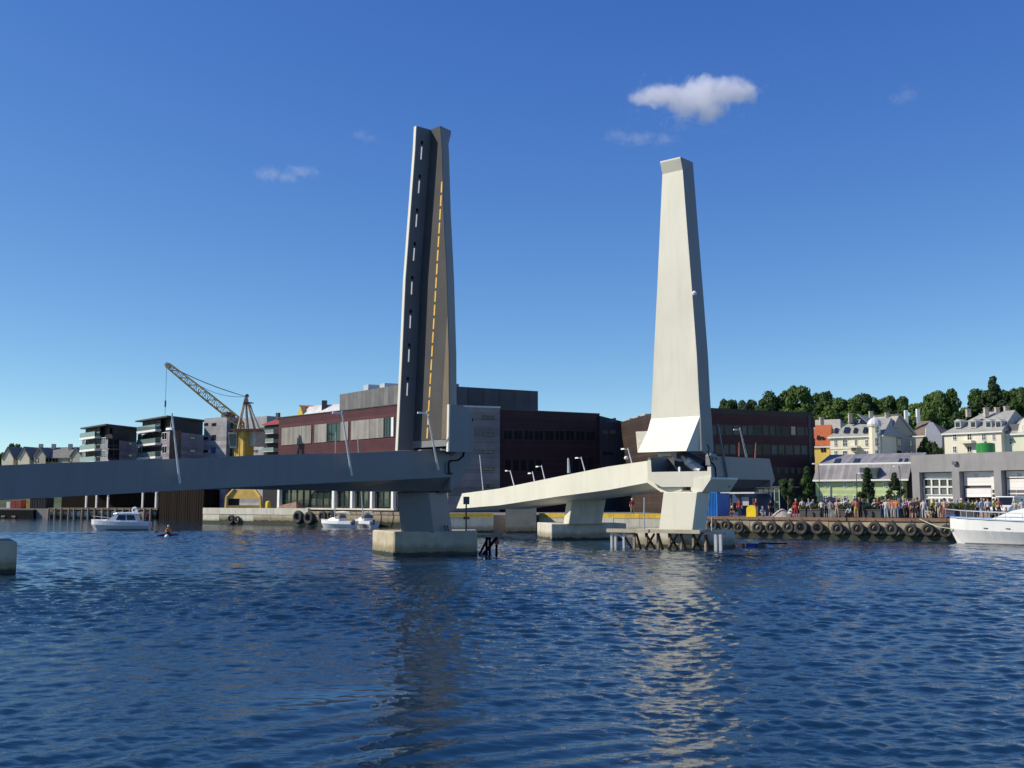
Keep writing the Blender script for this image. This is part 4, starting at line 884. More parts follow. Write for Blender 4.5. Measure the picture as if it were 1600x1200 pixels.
for x, w in ((1492,6.5),(1515,8),(1537.5,7.5),(1553,5.5)):
    for t, b in ((677.5,688),(697,707)):
        if not (x > 1530 and t > 690): win(F4, ivory, x-w/2, t, x+w/2, b, 2, 2, FRAMEW, GLASS, .1, .06)
slab(F4, ivory, 'balcony', IVORY, 1504.5, 688.5, 1523, 693, 0, 1.2)
for x in (1492.5,1516.5,1540.5,1556):
    u = F4.u(x, 662); z0 = F4.z(668.5, x); mb = MB(); mb.fbox(F4, u-.55, u+.55, z0, z0+1.15, -3.2, -.85); mb.add([F4.P(u-.7,z0+1.15,-.75),F4.P(u+.7,z0+1.15,-.75),F4.P(u,z0+1.6,-.75),F4.P(u-.7,z0+1.15,-3.4),F4.P(u+.7,z0+1.15,-3.4),F4.P(u,z0+1.6,-3.4)],[(0,1,2),(0,2,5,3),(1,4,5,2),(3,5,4)]); d = obj('dormer', mb, mat('dormer paint', (.45,.46,.45), .6, .05, 1) if x < 1500 else bpy.data.materials['dormer paint'], ivory)
    obj('pane', MB().fbox(F4,u-.38,u+.38,z0+.2,z0+1.0,-.845,-.82), GLASS, d)
for px, pb, pt_ in ((1513,646,640),(1541,646,638),(1558,645,637.5),(1573,650,635.5)): chimney(ivory, px, pb, pt_, 190, .7, BRICKC)
F5 = Facade(1566, 185.5, 1660, 178)
lime, rp, _ = house('town_house', 'pale lime house at the right edge with a curved gable', F5, 1567, 1655, 676, 648, 1580, 1640, 12, LIMEW, SLATE, 6)
win(F5, lime, 1576.5, 684, 1583.5, 695, 2, 2, FRAMEW, GLASS, .1, .06); win(F5, lime, 1577, 703, 1583, 708, 2, 1, FRAMEW, GLASS, .1, .06)
mb = MB(); mb.extr([F5.pt(*p,.06) for p in ((1590,678),(1592,665),(1597,656),(1604,652),(1612,656),(1617,665),(1619,678))], -F5.n*4); obj('gable', mb, IVORY, lime); win(F5, lime, 1597.5, 664, 1606, 674, 2, 2, FRAMEW, GLASS, .1, .12)
u = F5.u(1581,668); z0 = F5.z(672.5,1581); obj('dormer', MB().fbox(F5,u-.75,u+.75,z0,z0+1.1,-3,-.7), DARKG, lime)

# ---- apartment houses on the left
APG = boards('lilac grey cladding', (.27,.25,.285), .7, 'z', .85); APD = mat('dark apartment cladding', (.035,.035,.04), .6, .1, 1, spec=.15); APB = mat('brown cladding', (.14,.085,.05), .7, .15, 1); RAILG = mat('balcony glass', (.16,.22,.21), .1, .1, 1, spec=.6)
ROOFD = mat('dark roof sheet', (.05,.048,.05), .6, .1, 1)
def apartment(label, pl, Yl, pc, Yc, pr, Yr, roof_c, slabs, bl, br):
    a = thing('apartment_building', label, 'building', XY(pc, Yc+4), 'apartment blocks on the far shore')
    Fl, Fr = Facade(pl, Yl, pc, Yc), Facade(pc, Yc, pr, Yr)
    zr = Fl.z(roof_c, pc)-.35
    back = Fr.b-Fr.n*9
    block(a, 'wall', APG, [Fl.a, Fl.b, Fr.b, back, Fl.a-Fl.n*9], zat(769, Yc), zr-2.9)
    block(a, 'top_storey_wall', APD, [Fl.P(.6,0,-.8), Fl.P(Fl.L-.5,0,-.8), Fr.P(Fr.L-.1,0,-.5), Fr.P(Fr.L-.1,0,-9), Fl.P(.6,0,-9)], zr-2.9, zr)
    mb = MB(); mb.prism([(p.x,p.y) for p in (Fl.P(-.6,0,.9), Fl.P(Fl.L+.4,0,1.0), Fr.P(Fr.L+.3,0,.7), Fr.P(Fr.L+.3,0,-9.5), Fl.P(-.6,0,-9.5))], zr, zr+.32); obj('roof', mb, ROOFD, a)
    for y in slabs:
        slab(Fl, a, 'balcony_slab', WHITE, bl, y-1.7, br, y+1.5, 0, 1.3)
        slab(Fl, a, 'balcony_rail', RAILG, bl+.3, y-9.0, br-.3, y-2.0, 1.2, 1.26)
        slab(Fl, a, 'balcony_recess', APD, bl+.5, y-17.5, br-.5, y-9.2, .01, .04)
        for k in range(3): w = (br-bl)/3; win(Fl, a, bl+k*w+1, y-16.5, bl+(k+1)*w-1, y-2.5, 1, 1, FRAMED, GLASSG if k != 1 else GLASS, .08, .09)
    return a, Fl, Fr, zr
ap1, Fl, Fr, zr = apartment('apartment block with roof overhang and white balconies, the left of two', 128.5, 240, 167, 228, 213.5, 240, 663, (685,704,723), 133.5, 157.5)
for y in (691,711): win(Fl, ap1, 158.5, y-7.5, 165.5, y+4.5, 2, 1, FRAMEW, GLASS, .1, .06); win(Fl, ap1, 128.8, y-7, 133, y+4.5, 1, 1, FRAMEW, GLASSG, .1, .06)
for k in range(2):
    for j in range(2): win(Fr, ap1, 168.5+k*9, 685+j*17.5, 177+k*9, 701+j*17.5, 1, 1, FRAMED, GLASS, .08, .05)
for y in (693,711.5): win(Fr, ap1, 200.5, y-2, 206.5, y+2.2, 1, 1, FRAMED, GLASS, .08, .05)
for k in range(3): slab(Fr, ap1, 'top_window', GLASS, 174+k*13, 668.5, 185+k*13, 678.5, -.45, -.42)
ap2, Fl, Fr, zr = apartment('apartment block with roof overhang and white balconies, the right of two', 214.5, 237, 263, 223, 317, 236, 650, (674.5,695.3,716), 222.5, 252)
for y in (683,704): win(Fl, ap2, 253.5, y-7.5, 261, y+4.5, 2, 1, FRAMEW, GLASS, .1, .06); win(Fl, ap2, 215.5, y-5, 222, y+6, 2, 1, FRAMEW, GLASSG, .1, .06)
for k in range(3): slab(Fr, ap2, 'timber_strip', APB, 264.5+k*6.5, 672, 269.5+k*6.5, 717, .004, .08)
for y in (684.3,704.5): win(Fr, ap2, 296.5, y-2.3, 305, y+2.3, 1, 1, FRAMED, GLASS, .08, .05)
for k in range(3): slab(Fr, ap2, 'top_window', GLASS, 284+k*10, 657, 293+k*10, 669, -.45, -.42)
ap3 = thing('apartment_building', 'taller plain grey block beside the crane with small dark windows', 'building', XY(350, 226), 'apartment blocks on the far shore')
F6 = Facade(315.5, 231, 414, 217); z6 = F6.z(651.5, 350)
block(ap3, 'wall', boards('pale grey panels', (.31,.305,.325), .8, 'z', .88), [F6.a, F6.P(F6.u(351),0), F6.P(F6.u(351),0,-10), F6.P(0,0,-10)], QZ, z6)
block(ap3, 'glazed_link', APD, [F6.P(F6.u(351.2),0,-1), F6.P(F6.u(374),0,-1), F6.P(F6.u(374),0,-10), F6.P(F6.u(351.2),0,-10)], QZ, z6-1.2)
block(ap3, 'wall', bpy.data.materials['pale grey panels'], [F6.P(F6.u(374.2),0), F6.b, F6.P(F6.L,0,-10), F6.P(F6.u(374.2),0,-10)], QZ, z6-.5)
BLUEP = mat('blue blind', (.05,.09,.28), .5, .1, 1)
for l,t,r,b,g in ((319,661,325.3,665.2,0),(331,661,338,665.5,0),(318,683,325,687.2,0),(330.5,679.5,337.5,688,0),(318,703,325,707.3,0),(330,699,337,708,1),(376,664,382,668,0),(394,703,397.5,706.5,0),(399,703,403,706.5,0),(407,668,412,673,0),(320,765,337,775,0)): win(F6, ap3, l,t,r,b,1,1,FRAMED,BLUEP if g else GLASS,.07,.05)
for j in range(3): win(F6, ap3, 353, 662+j*18, 372, 677+j*18, 3, 1, FRAMED, GLASSG, .1, -.9+.06) if False else slab(F6, ap3, 'glazing', GLASSG, 353, 662+j*18, 371, 677+j*18, -.99, -.93)
slab(F6, ap3, 'roof_unit', DSTEEL, 333, 643, 342, 652, -4, -2)
# open ground floor with white columns
und = thing('wharf_shed', 'dark open ground floor behind a row of white columns', 'shed', XY(180, 230))
F7 = Facade(80, 236, 318, 222)
block(und, 'back_wall', mat('shade dark brown boards', (.014,.010,.008), .9, .2, 1, spec=.08), [F7.P(0,0,-3), F7.P(F7.L,0,-3), F7.P(F7.L,0,-8), F7.P(0,0,-8)], QZ, zat(765, 230))  # board colour darkened to stand in for the shade under the apartments
for x in (134.5,150.5,168.5,222.5,243.5,263.5): obj('column', MB().fbox(F7, F7.u(x-1), F7.u(x+1), QZ, zat(769, 228), -.2, .1), WHITE, und)
slab(F7, und, 'pale_wall', CONC_L, 229, 776, 262, 793, -2.8, -2.5)
# distant gabled houses, far left
CRL = mat('cream gable', (.78,.68,.50), .8, .05, 1); TILEG = mat('grey tile', (.17,.165,.155), .8, .2, 1, .3, 4)
F8 = Facade(0, 325, 132, 318)
row = thing('terrace_house', 'row of cream gabled terrace houses with grey roofs beyond the ramp', 'house', XY(60, 322))
ue = F8.u(128); z8 = F8.z(716, 60)
block(row, 'wall', mat('beige render', (.48,.43,.34), .8, .06, 1), [F8.P(F8.u(4),0), F8.P(ue,0), F8.P(ue,0,-10), F8.P(F8.u(4),0,-10)], 5, z8)
slope(row, 'roof', TILEG, F8, F8.u(2), ue, z8-.1, .4, zat(699.5,325), -5)
for gx in (11.5, 37): 
    mb = MB(); mb.extr([F8.pt(*p,1.5) for p in ((gx-9,735),(gx-9,716),(gx,701),(gx+9,716),(gx+9,735))], -F8.n*6); obj('gable', mb, CRL, row)
    mb = MB(); mb.extr([F8.pt(*p,1.8) for p in ((gx-10,717.5),(gx,700),(gx+10,717.5),(gx+10,715.5),(gx,697.6),(gx-10,715.5))], -F8.n*6.5); obj('gable_roof', mb, TILEG, row)
for gx in (62, 118):
    mb = MB(); mb.extr([F8.pt(*p,1.2) for p in ((gx-9,735),(gx-9,713),(gx,702),(gx+9,713),(gx+9,735))], -F8.n*6); obj('gable', mb, bpy.data.materials['beige render'], row)
    mb = MB(); mb.extr([F8.pt(*p,1.5) for p in ((gx-10,714.5),(gx,701),(gx+10,714.5),(gx+10,712.5),(gx,698.8),(gx-10,712.5))], -F8.n*6.5); obj('gable_roof', mb, TILEG, row)
for x in (62,78,88,114): win(F8, row, x-2.5, 716, x+2.5, 722, 1, 1, FRAMED, GLASS, .1, 1.27)
for x in (64,84,110): c = F8.pt(x, 700, -4); obj('chimney', MB().box((c.x,c.y,c.z+.4), (1,1,1.6)), BRICKC, row)
# bits of town between crane and hall
tw = thing('town_house', 'red roofed house squeezed between the grey block and the maroon hall', 'house', XY(425, 205))
F9 = Facade(410, 206, 440, 202)
block(tw, 'wall', APD, [F9.a, F9.b, F9.P(F9.L,0,-8), F9.P(0,0,-8)], QZ, F9.z(664,425))
slope(tw, 'roof', mat('red tile', (.30,.045,.04), .7, .15, 1), F9, -.2, F9.L+.2, F9.z(664,425), .4, zat(653,206), -3.5)
for j in range(3): slab(F9, tw, 'balcony_slab', CONC_L, 416, 677+j*14, 433, 678.3+j*14, 0, .9); slab(F9, tw, 'balcony_rail', RAILG, 416, 671.5+j*14, 433, 676.8+j*14, .8, .84)
slab(F9, tw, 'flue', DSTEEL, 417.5, 644, 421.5, 664, -2.4, -1.9)
tw2 = thing('town_house', 'pale gabled house peeping over the maroon hall roof', 'house', XY(488, 225))
F10 = Facade(462, 228, 532, 222)
mb = MB(); mb.extr([F10.pt(*p) for p in ((465,650),(465.5,644),(469,634.5),(474,650))], -F10.n*5); obj('gable', mb, YELW, tw2)
slope(tw2, 'roof', mat('pale shiny roof', (.62,.60,.58), .5, .2, 1.2), F10, F10.u(470), F10.u(530), F10.z(650,495), .2, zat(634.5,228), -2.2)
obj('ridge', MB().bar(F10.pt(468,634,-2.2), F10.pt(528,637,-2.2), .4, .3), mat('red ridge', (.3,.06,.05), .7, .1, 1), tw2)
c = F10.pt(507, 634, -1.5); obj('chimney', MB().box((c.x,c.y,c.z), (1.0,1.0,2.2)), DSTEEL, tw2)
# ================================================================== yellow harbour crane
CRY = mat('ochre crane paint', (.62,.40,.075), .55, .12, 1.0, dirt=(.30,.17,.06), dirtamt=.5, dscale=.6)
CRW = mat('pale crane steel', (.55,.48,.36), .5, .15, 1.5, dirt=(.35,.2,.12), dirtamt=.5, dscale=1.0)
CRR = mat('rusty crane steel', (.22,.09,.05), .7, .2, 2)
YC = 173.0
crane = thing('harbour_crane', 'ochre harbour crane with lattice jib raised to the left', 'crane', sz(XY(382, YC), QZ+.4))
def cp(px, py, dy=0.0): return at(px, py, YC+dy)
ux = Vector((1,0,0)); uy = Vector((0,1,0))
# splayed portal
zq = QZ+.3
bot = [sz(cp(353,790,-2.6),zq), sz(cp(408,790,-2.6),zq), sz(cp(408,790,2.6),zq), sz(cp(353,790,2.6),zq)]
mid_z, top_z = zat(777, YC), zat(764, YC)
mids = [sz(cp(354,777,-2.4),mid_z), sz(cp(407,777,-2.4),mid_z), sz(cp(407,777,2.4),mid_z), sz(cp(354,777,2.4),mid_z)]
tops = [sz(cp(366,764,-1.5),top_z), sz(cp(397,764,-1.5),top_z), sz(cp(397,764,1.5),top_z), sz(cp(366,764,1.5),top_z)]
for i in range(4): obj('portal_leg', MB().path([bot[i], mids[i], tops[i]], .26, 6), CRY, crane)
mb = MB(); mb.hexa([p+(Vector((0,0,-.2))) for p in mids]+tops); obj('portal_body', mb, CRY, crane)
for i in range(4): obj('portal_beam', MB().bar(bot[i]+Vector((0,0,.35)), bot[(i+1)%4]+Vector((0,0,.35)), .3, .45), CRY, crane)
tc_ = cp(381, 720); zlo_, zhi_ = zat(764,YC), zat(674,YC)
obj('tower', MB().box((tc_.x, YC, (zlo_+zhi_)/2), (2.1,2.1,zhi_-zlo_), 0, -.55), CRY, crane)
for k_ in range(3):
    e_ = Vector((-.85+.85*k_, -1.09, 0)); e_.rotate(Matrix.Rotation(-.55, 3, 'Z')); obj('tower_stiffener', MB().box((tc_.x+e_.x, YC+e_.y, (zlo_+zhi_)/2), (.12,.08,zhi_-zlo_-.1), 0, -.55), CRY, crane)
z0 = zat(674.5,YC); c = cp(387,674)
obj('turntable', MB().box((c.x,c.y,z0+.2), (4.6,3.4,.35)), CRR, crane)
obj('machine_house', MB().box((cp(401,690).x, YC, zat(686,YC)), (1.5,2.2,2.4), 0, -.55), CRW, crane)
cab = obj('cab', MB().hexa([cp(359,700,-.9),cp(370,700,-.9),cp(370,700,.7),cp(359,700,.7),cp(356,675.5,-.9),cp(370,675.5,-.9),cp(370,675.5,.7),cp(356,675.5,.7)]), CRW, crane)
obj('pane', MB().hexa([cp(359.5,697,-.93),cp(368.5,697,-.93),cp(368.5,697,-.9),cp(359.5,697,-.9),cp(357.2,678,-.93),cp(368.5,678,-.93),cp(368.5,678,-.9),cp(357.2,678,-.9)]), GLASS, cab)
apex = cp(385, 622)
obj('apex_head', MB().hexa([cp(379.5,631,-.6),cp(389,631,-.6),cp(389,631,.6),cp(379.5,631,.6),cp(383,619,-.4),cp(387,619,-.4),cp(387,619,.4),cp(383,619,.4)]), CRR, crane)
obj('apex_platform', MB().box((cp(388.5,629.5).x, YC, zat(629.5,YC)), (1.3,1.6,.1)), DSTEEL, crane)
obj('sheave', MB().tube(cp(386,618.5,-.3), cp(386,618.5,.3), .3, .3, 12), DSTEEL, crane)
for (bx, by), tx, dy in (((371,672),380,-1),((374,672),382,1),((384,672),383.5,-1),((388,672),385,1),((396,672),387,-1),((399,672),388,1),((405,672),389,-1),((406,672),389,1)):
    obj('frame_strut', MB().tube(cp(bx,by,dy*1.2), cp(tx,631,dy*.4), .17, .13, 6), CRW, crane)
obj('ladder', MB().bar(cp(398,655,-.3), cp(391,632,-.3), .5, .1), CRR, crane)
# jib
J0, J1 = cp(384, 668), cp(262, 570.5)
jd = (J1-J0).normalized(); jn = jd.cross(uy).normalized(); 
if jn.z < 0: jn = -jn
JL = (J1-J0).length
def jw(s): return .32+.95*min(1, s/.12)*(1-.55*max(0,(s-.55)/.45)) if s < .12 else .42+.85*(1-.6*max(0,(s-.5)/.5))*.9
for a in (-1,1):
    for b in (-1,1):
        pts = [J0+jd*JL*s + jn*(a*jw(s)/2) + uy*(b*jw(s)*.5) for s in (0,.12,.5,.75,1)]
        obj('jib_chord', MB().path(pts, .10, 6), CRY, crane)
mb = MB(); n = 17
for i in range(n):
    s0, s1 = i/n, (i+1)/n
    for b in (-1,1):
        mb.tube(J0+jd*JL*s1+jn*jw(s1)/2+uy*b*jw(s1)*.5, J0+jd*JL*s1-jn*jw(s1)/2+uy*b*jw(s1)*.5, .055, .055, 5)
        k = 1 if i % 2 else -1
        mb.tube(J0+jd*JL*s0+jn*k*jw(s0)/2+uy*b*jw(s0)*.5, J0+jd*JL*s1-jn*k*jw(s1)/2+uy*b*jw(s1)*.5, .045, .045, 5)
    for a in (-1,1): mb.tube(J0+jd*JL*s1+jn*a*jw(s1)/2+uy*jw(s1)*.5, J0+jd*JL*s1+jn*a*jw(s1)/2-uy*jw(s1)*.5, .045, .045, 5)
obj('jib_bracing', mb, CRR, crane)
obj('jib_head', MB().hexa([J1-jn*.35-uy*.4-jd*.5, J1-jn*.35+uy*.4-jd*.5, J1-jn*.3+uy*.4+jd*.35, J1-jn*.3-uy*.4+jd*.35, J1+jn*.4-uy*.4-jd*.5, J1+jn*.4+uy*.4-jd*.5, J1+jn*.3+uy*.4+jd*.35, J1+jn*.3-uy*.4+jd*.35]), CRW, crane)
def sag(p, q, s, n=8): return [p.lerp(q, i/n)-Vector((0,0,s*4*(i/n)*(1-i/n))) for i in range(n+1)]
for dy, s, e in ((-.2,.35,J1),(.2,.45,J1),(0,1.1,J0+jd*JL*.8+jn*.4)): obj('stay_cable', MB().path(sag(cp(384.5,619.5,dy), e+uy*dy, s), .035, 5), DSTEEL, crane)
hk = J1+jd*.2; hb = sz(hk, zat(625,YC)); he = sz(hk, zat(648,YC))
obj('hoist_rope', MB().tube(hk, he, .03, .03, 5), DSTEEL, crane); obj('hook_block', MB().lathe(hb-Vector((0,0,1.2)), [(0,0),(.12,.1),(.14,.6),(.12,1.1),(0,1.2)], 8), DSTEEL, crane)

# ================================================================== boats
def hullmesh(L, B, zs_bow, zs_st, rake=.9, draft=.5, n=14, flare=.75, stern=.8, bowpow=.55):
    """rings from stern to bow; x forward; returns MB of the shell and deck"""
    rings = []
    for i in range(n+1):
        s = i/n; x = -L/2+L*s; w = B/2*min(1, stern+(1-stern)*s/.35) if s < .35 else B/2*max(0,(1-((s-.35)/.65)**2.2))**bowpow
        w = max(w, .015); sh = zs_st+(zs_bow-zs_st)*s**2
        xr = x-rake*max(0,(s-.6)/.4)**1.5          # waterline pulled back: raked stem
        rings.append([Vector((xr,0,-draft*(1-.6*s**4))), Vector((xr*.5+x*.5-0,w*flare*.8,-.05)), Vector((x,w,sh*.55)), Vector((x,w*1.0,sh)), Vector((x,0,sh+.06)), Vector((x,-w,sh)), Vector((x,-w,sh*.55)), Vector((xr*.5+x*.5,-w*flare*.8,-.05))])
    return rings
def place(mb, loc, rz):
    M = Matrix.Translation(loc) @ Matrix.Rotation(rz, 4, 'Z'); mb.v = [tuple(M @ Vector(v)) for v in mb.v]; return mb
def boatpart(name, mb, m, parent, loc, rz, smooth=False): return obj(name, place(mb, loc, rz), m, parent, smooth)
HULLG = mat('white hull', (.66,.66,.68), .3, .06, .8, streak=.15)
# motor cruiser on the left
loc = sz(XY(190, 134.5), 0); rz = math.pi+.10; 
mbt = thing('motor_boat', 'white motor cruiser with dark windows heading left below the ramp', 'boat', loc)
L, B = 7.0, 2.5
boatpart('hull', MB().loft(hullmesh(L, B, 1.25, .95, .9)), HULLG, mbt, loc, rz, False)
boatpart('boot_stripe', MB().loft([[Vector((x,w*sg,z)) for sg, z in ((1,.02),(1,.12),(-1,.12),(-1,.02))] for x, w in ((-3.45,1.02),(-1,1.17),(1,1.0),(2.35,.2))]), DARKG, mbt, loc, rz)
cabr = [[Vector((x,y,z)) for x,y,z in ((xa,-w,za),(xa,w,za),(xb,w*.82,zb),(xb,-w*.82,zb))] for xa,xb,w,za,zb in ((-2.2,-1.9,1.0,.98,1.95),(1.6,.4,.95,1.05,1.95))]
cabn = boatpart('cabin', MB().loft(cabr), GLOSSW, mbt, loc, rz)
boatpart('cabin_roof', MB().loft([[Vector((x,-w,z)),Vector((x,w,z)),Vector((x,w*.9,z+.12)),Vector((x,-w*.9,z+.12))] for x,w,z in ((-2.35,.86,1.97),(-1,.9,2.02),(.3,.86,2.0),(.75,.7,1.9))]), GLOSSW, mbt, loc, rz)
for x0, x1, t0, t1 in ((-1.95,-.95,-1.75,-.9),(-.8,.35,-.75,.1)):
    for sg in (1,-1): boatpart('side_window', MB().extr([Vector((x0,sg*1.0,1.2)),Vector((x1,sg*.99,1.2)),Vector((t1,sg*.86,1.82)),Vector((t0,sg*.86,1.82))], (0,sg*.02,0)), GLASS, mbt, loc, rz)
for y0,y1 in ((-.85,-.32),(-.27,.27),(.32,.85)): boatpart('windscreen', MB().extr([Vector((1.5,y0*.98,1.12)),Vector((1.5,y1*.98,1.12)),Vector((.62,y1*.82,1.84)),Vector((.62,y0*.82,1.84))], (.03,0,.02)), GLASS, mbt, loc, rz)
boatpart('fore_deck', MB().loft([[Vector((x,-w,z)),Vector((x,w,z)),Vector((x,w*.6,z+h)),Vector((x,-w*.6,z+h))] for x,w,z,h in ((1.4,.85,1.0,.28),(2.4,.6,1.05,.22),(3.2,.15,1.2,.08))]), GLOSSW, mbt, loc, rz)
boatpart('radar_arch', MB().path([Vector((-1.7,-.8,1.95)),Vector((-1.9,-.6,2.55)),Vector((-1.9,.6,2.55)),Vector((-1.7,.8,1.95))], .07, 6), STEEL, mbt, loc, rz)
boatpart('lifebuoy', MB().torus((-1.55,-.2,2.42),(0.2,1,.1),.3,.09,18,8), GLOSSW, mbt, loc, rz)
boatpart('flag', MB().box((-3.1,0,1.75), (.6,.02,.42)), mat('red flag', (.5,.03,.03), .8, .1, 1), mbt, loc, rz); boatpart('flag_staff', MB().tube((-2.9,0,1.0),(-3.0,0,2.0),.02,.02,5), STEEL, mbt, loc, rz)
boatpart('rail', MB().path([Vector((1.2,1.0,1.45)),Vector((2.6,.6,1.62)),Vector((3.45,0,1.7)),Vector((2.6,-.6,1.62)),Vector((1.2,-1.0,1.45))], .025, 5), STEEL, mbt, loc, rz)
# large white boat at the right edge
loc = sz(XY(1640, 88.8), 0); rz = math.pi-.10; L = 16.5; 
bow = XY(1483, 92.0); ax = -FQ.d; L = 16.0; loc = sz(bow-ax*L/2, 0); rz = math.atan2(ax.y, ax.x)
wb = thing('white_boat', 'large white boat with railing moored at the right edge', 'boat', loc)
boatpart('hull', MB().loft(hullmesh(L, 4.4, 2.15, 1.75, 1.1, .8, 22, .85, .85, .62)), GLOSSW, wb, loc, rz)
boatpart('boot_stripe', MB().loft([[Vector((x,w*sg,z)) for sg, z in ((1,-.1),(1,.1),(-1,.1),(-1,-.1))] for x, w in ((-L/2+.2,1.75),(0,1.99),(L*.25,1.62),(L*.40,.75),(L*.462,.03))]), DARKG, wb, loc, rz)
boatpart('deck_edge', MB().path([Vector((-L/2+L*s, (4.4/2*max(0,(1-((s-.35)/.65)**2.2))**.62 if s>.35 else 2.1)+.02, 1.75+.4*s*s+.02)) for s in (.1,.3,.5,.65,.78,.88,.95,1)], .07, 6), mat('pale blue trim', (.30,.42,.58), .5, .1, 2), wb, loc, rz)
boatpart('deck_edge', MB().path([Vector((-L/2+L*s, -(4.4/2*max(0,(1-((s-.35)/.65)**2.2))**.62 if s>.35 else 2.1)-.02, 1.75+.4*s*s+.02)) for s in (.1,.3,.5,.65,.78,.88,.95,1)], .07, 6), bpy.data.materials['pale blue trim'], wb, loc, rz)
boatpart('cabin', MB().loft([[Vector((x,-w,1.85)),Vector((x,w,1.85)),Vector((x,w*.9,z)),Vector((x,-w*.9,z))] for x,w,z in ((-L*.4,1.7,3.3),(.6,1.7,3.2),(L*.17,1.5,2.75),(L*.28,1.2,2.05))]), GLOSSW, wb, loc, rz)
boatpart('spar', MB().tube(Vector((L*.16,1.2,2.35)), Vector((L*.02,1.0,3.7)), .06,.05,6), CRW, wb, loc, rz)
def shw(s): return 4.4/2*max(0,(1-((s-.35)/.65)**2.2))**.62 if s > .35 else 2.1
for sg in (1,-1):
    top = [Vector((-L/2+L*s, sg*shw(s)*.93, 1.75+.4*s*s+.62)) for s in (.62,.7,.78,.86,.93)]+[Vector((L/2+.35, sg*.15, 2.85))]
    boatpart('rail', MB().path(top, .03, 5), STEEL, wb, loc, rz)
    for p in top[:-1]: boatpart('rail_post', MB().tube(p-Vector((0,0,.6)), p, .022, .022, 5), STEEL, wb, loc, rz)
boatpart('bow_roller', MB().box((L/2-.1,0,2.3),(.7,.35,.18)), mat('blue tarp', (.04,.09,.35), .6, .2, 2), wb, loc, rz)
for i, s in enumerate((.80,.69,.575)):
    x = -L/2+L*s
    for sg in (1,-1): boatpart('hull_slot', MB().box((x, sg*(shw(s)+.0), 1.32), (.34,.1,.07), 0, -sg*.28*(s>.6)), DARKG, wb, loc, rz)
# mooring line
ml = [at(*q) for q in ((1437,811,95.2),(1450,817,94),(1465,823,92.5),(1489,826.5,91.5))]
one('mooring_line', MB().path(ml, .035, 6), mat('pale green rope', (.45,.55,.42), .8, .1, 4), 'pale green mooring line from the quay to the white boat', 'rope')
# two moored sailing boats
def sailboat(label, px, Y, rz, L, mast_top, lean, tarp):
    loc = sz(XY(px, Y), 0); b = thing('sailing_boat', label, 'boat', loc, 'sailing boats moored below the hall')
    boatpart('hull', MB().loft(hullmesh(L, 2.3, 1.05, .8, .9, .5, 12, .8, .7)), GLOSSW, b, loc, rz)
    boatpart('cabin', MB().loft([[Vector((x,-w,.85)),Vector((x,w,.85)),Vector((x,w*.75,z)),Vector((x,-w*.75,z))] for x,w,z in ((-.8,.8,1.35),(.6,.7,1.3),(1.6,.4,1.0))]), GLOSSW, b, loc, rz)
    m0 = Vector((.5,0,1.0)); boatpart('mast', MB().tube(m0, m0+Vector((lean[0],lean[1],mast_top-1)), .08, .06, 8), STEEL, b, loc, 0*rz+rz)
    boatpart('boom', MB().tube(Vector((.4,0,1.9)), Vector((-2.2,0,1.75)), .07,.06,6), STEEL, b, loc, rz)
    boatpart('furled_sail', MB().loft([[Vector((x,r*math.cos(t),1.98+r*math.sin(t))) for t in [k*math.pi/4 for k in range(8)]] for x,r in ((.3,.14),(-1,.2),(-2.1,.1))]), tarp, b, loc, rz)
    boatpart('sprayhood', MB().loft([[Vector((x,w*math.cos(t),1.2+h*math.sin(t))) for t in [k*math.pi/6 for k in range(7)]] for x,w,h in ((-.9,.8,.55),(-.3,.75,.6),(.1,.6,.2))]), DARKG, b, loc, rz)
    boatpart('forestay', MB().tube(Vector((L*.47,0,1.05)), m0+Vector((lean[0],lean[1],mast_top-1.2)), .012,.012,4), DSTEEL, b, loc, rz)
    boatpart('outboard', MB().box((-L/2-.1,.3,.7),(.3,.3,.7)), DARKG, b, loc, rz)
sailboat('white sailing boat with furled sail moored left of its neighbour', 528, 148.5, math.pi-.55, 5.8, 12.8, (-.75,1.0), mat('cream sail cover', (.6,.55,.45), .8, .1, 2))
sailboat('smaller white sailing boat tucked behind the other one', 571, 149.5, math.pi-.9, 5.0, 12.2, (.0,1.1), mat('grey sail cover', (.25,.25,.26), .8, .1, 2))
# small orange marker buoy and dinghies
# ================================================================== tyre fenders
def tyre(px, py, F, r, label, group, tilt=0.0):
    p = F.pt(px, py, .34); ax = F.n + Vector((0,0,tilt)); t = thing('tyre_fender', label, 'tyre', p, group)
    obj('tread', MB().torus(p, ax, r*.70, r*.30, 22, 10, 0, 1.0), TYRE, t, True)
    if t.children: pass
    return t
tx = [(1113,821),(1134,820.5),(1154.5,823.5),(1184,824),(1206,824.5),(1232,824.2),(1252.5,824.6),(1278,825),(1309,827),(1341,826.5),(1367,826),(1393.5,826.5),(1423.5,828),(1450.5,828),(1479,829.5)]
ordn = ['first','second','third','fourth','fifth','sixth','seventh','eighth','ninth','tenth','eleventh','twelfth','thirteenth','fourteenth','fifteenth']
rnd = random.Random(9)
for (px, py), o_ in zip(tx, ordn):
    t = tyre(px, py+rnd.uniform(-.8,.8), FQ, .66+rnd.uniform(-.07,.06), f'black tyre fender on the crowded quay, {o_} from the left', 'tyre fenders on the crowded quay', rnd.uniform(-.06,.06))
    p = OFF[t.name]; u = (p-FQ.a).dot(FQ.d)
    obj('hanging_chain', MB().tube(FQ.P(u,QZ-.1,.16), p+Vector((0,0,.5)), .035,.035,5), DSTEEL, t)
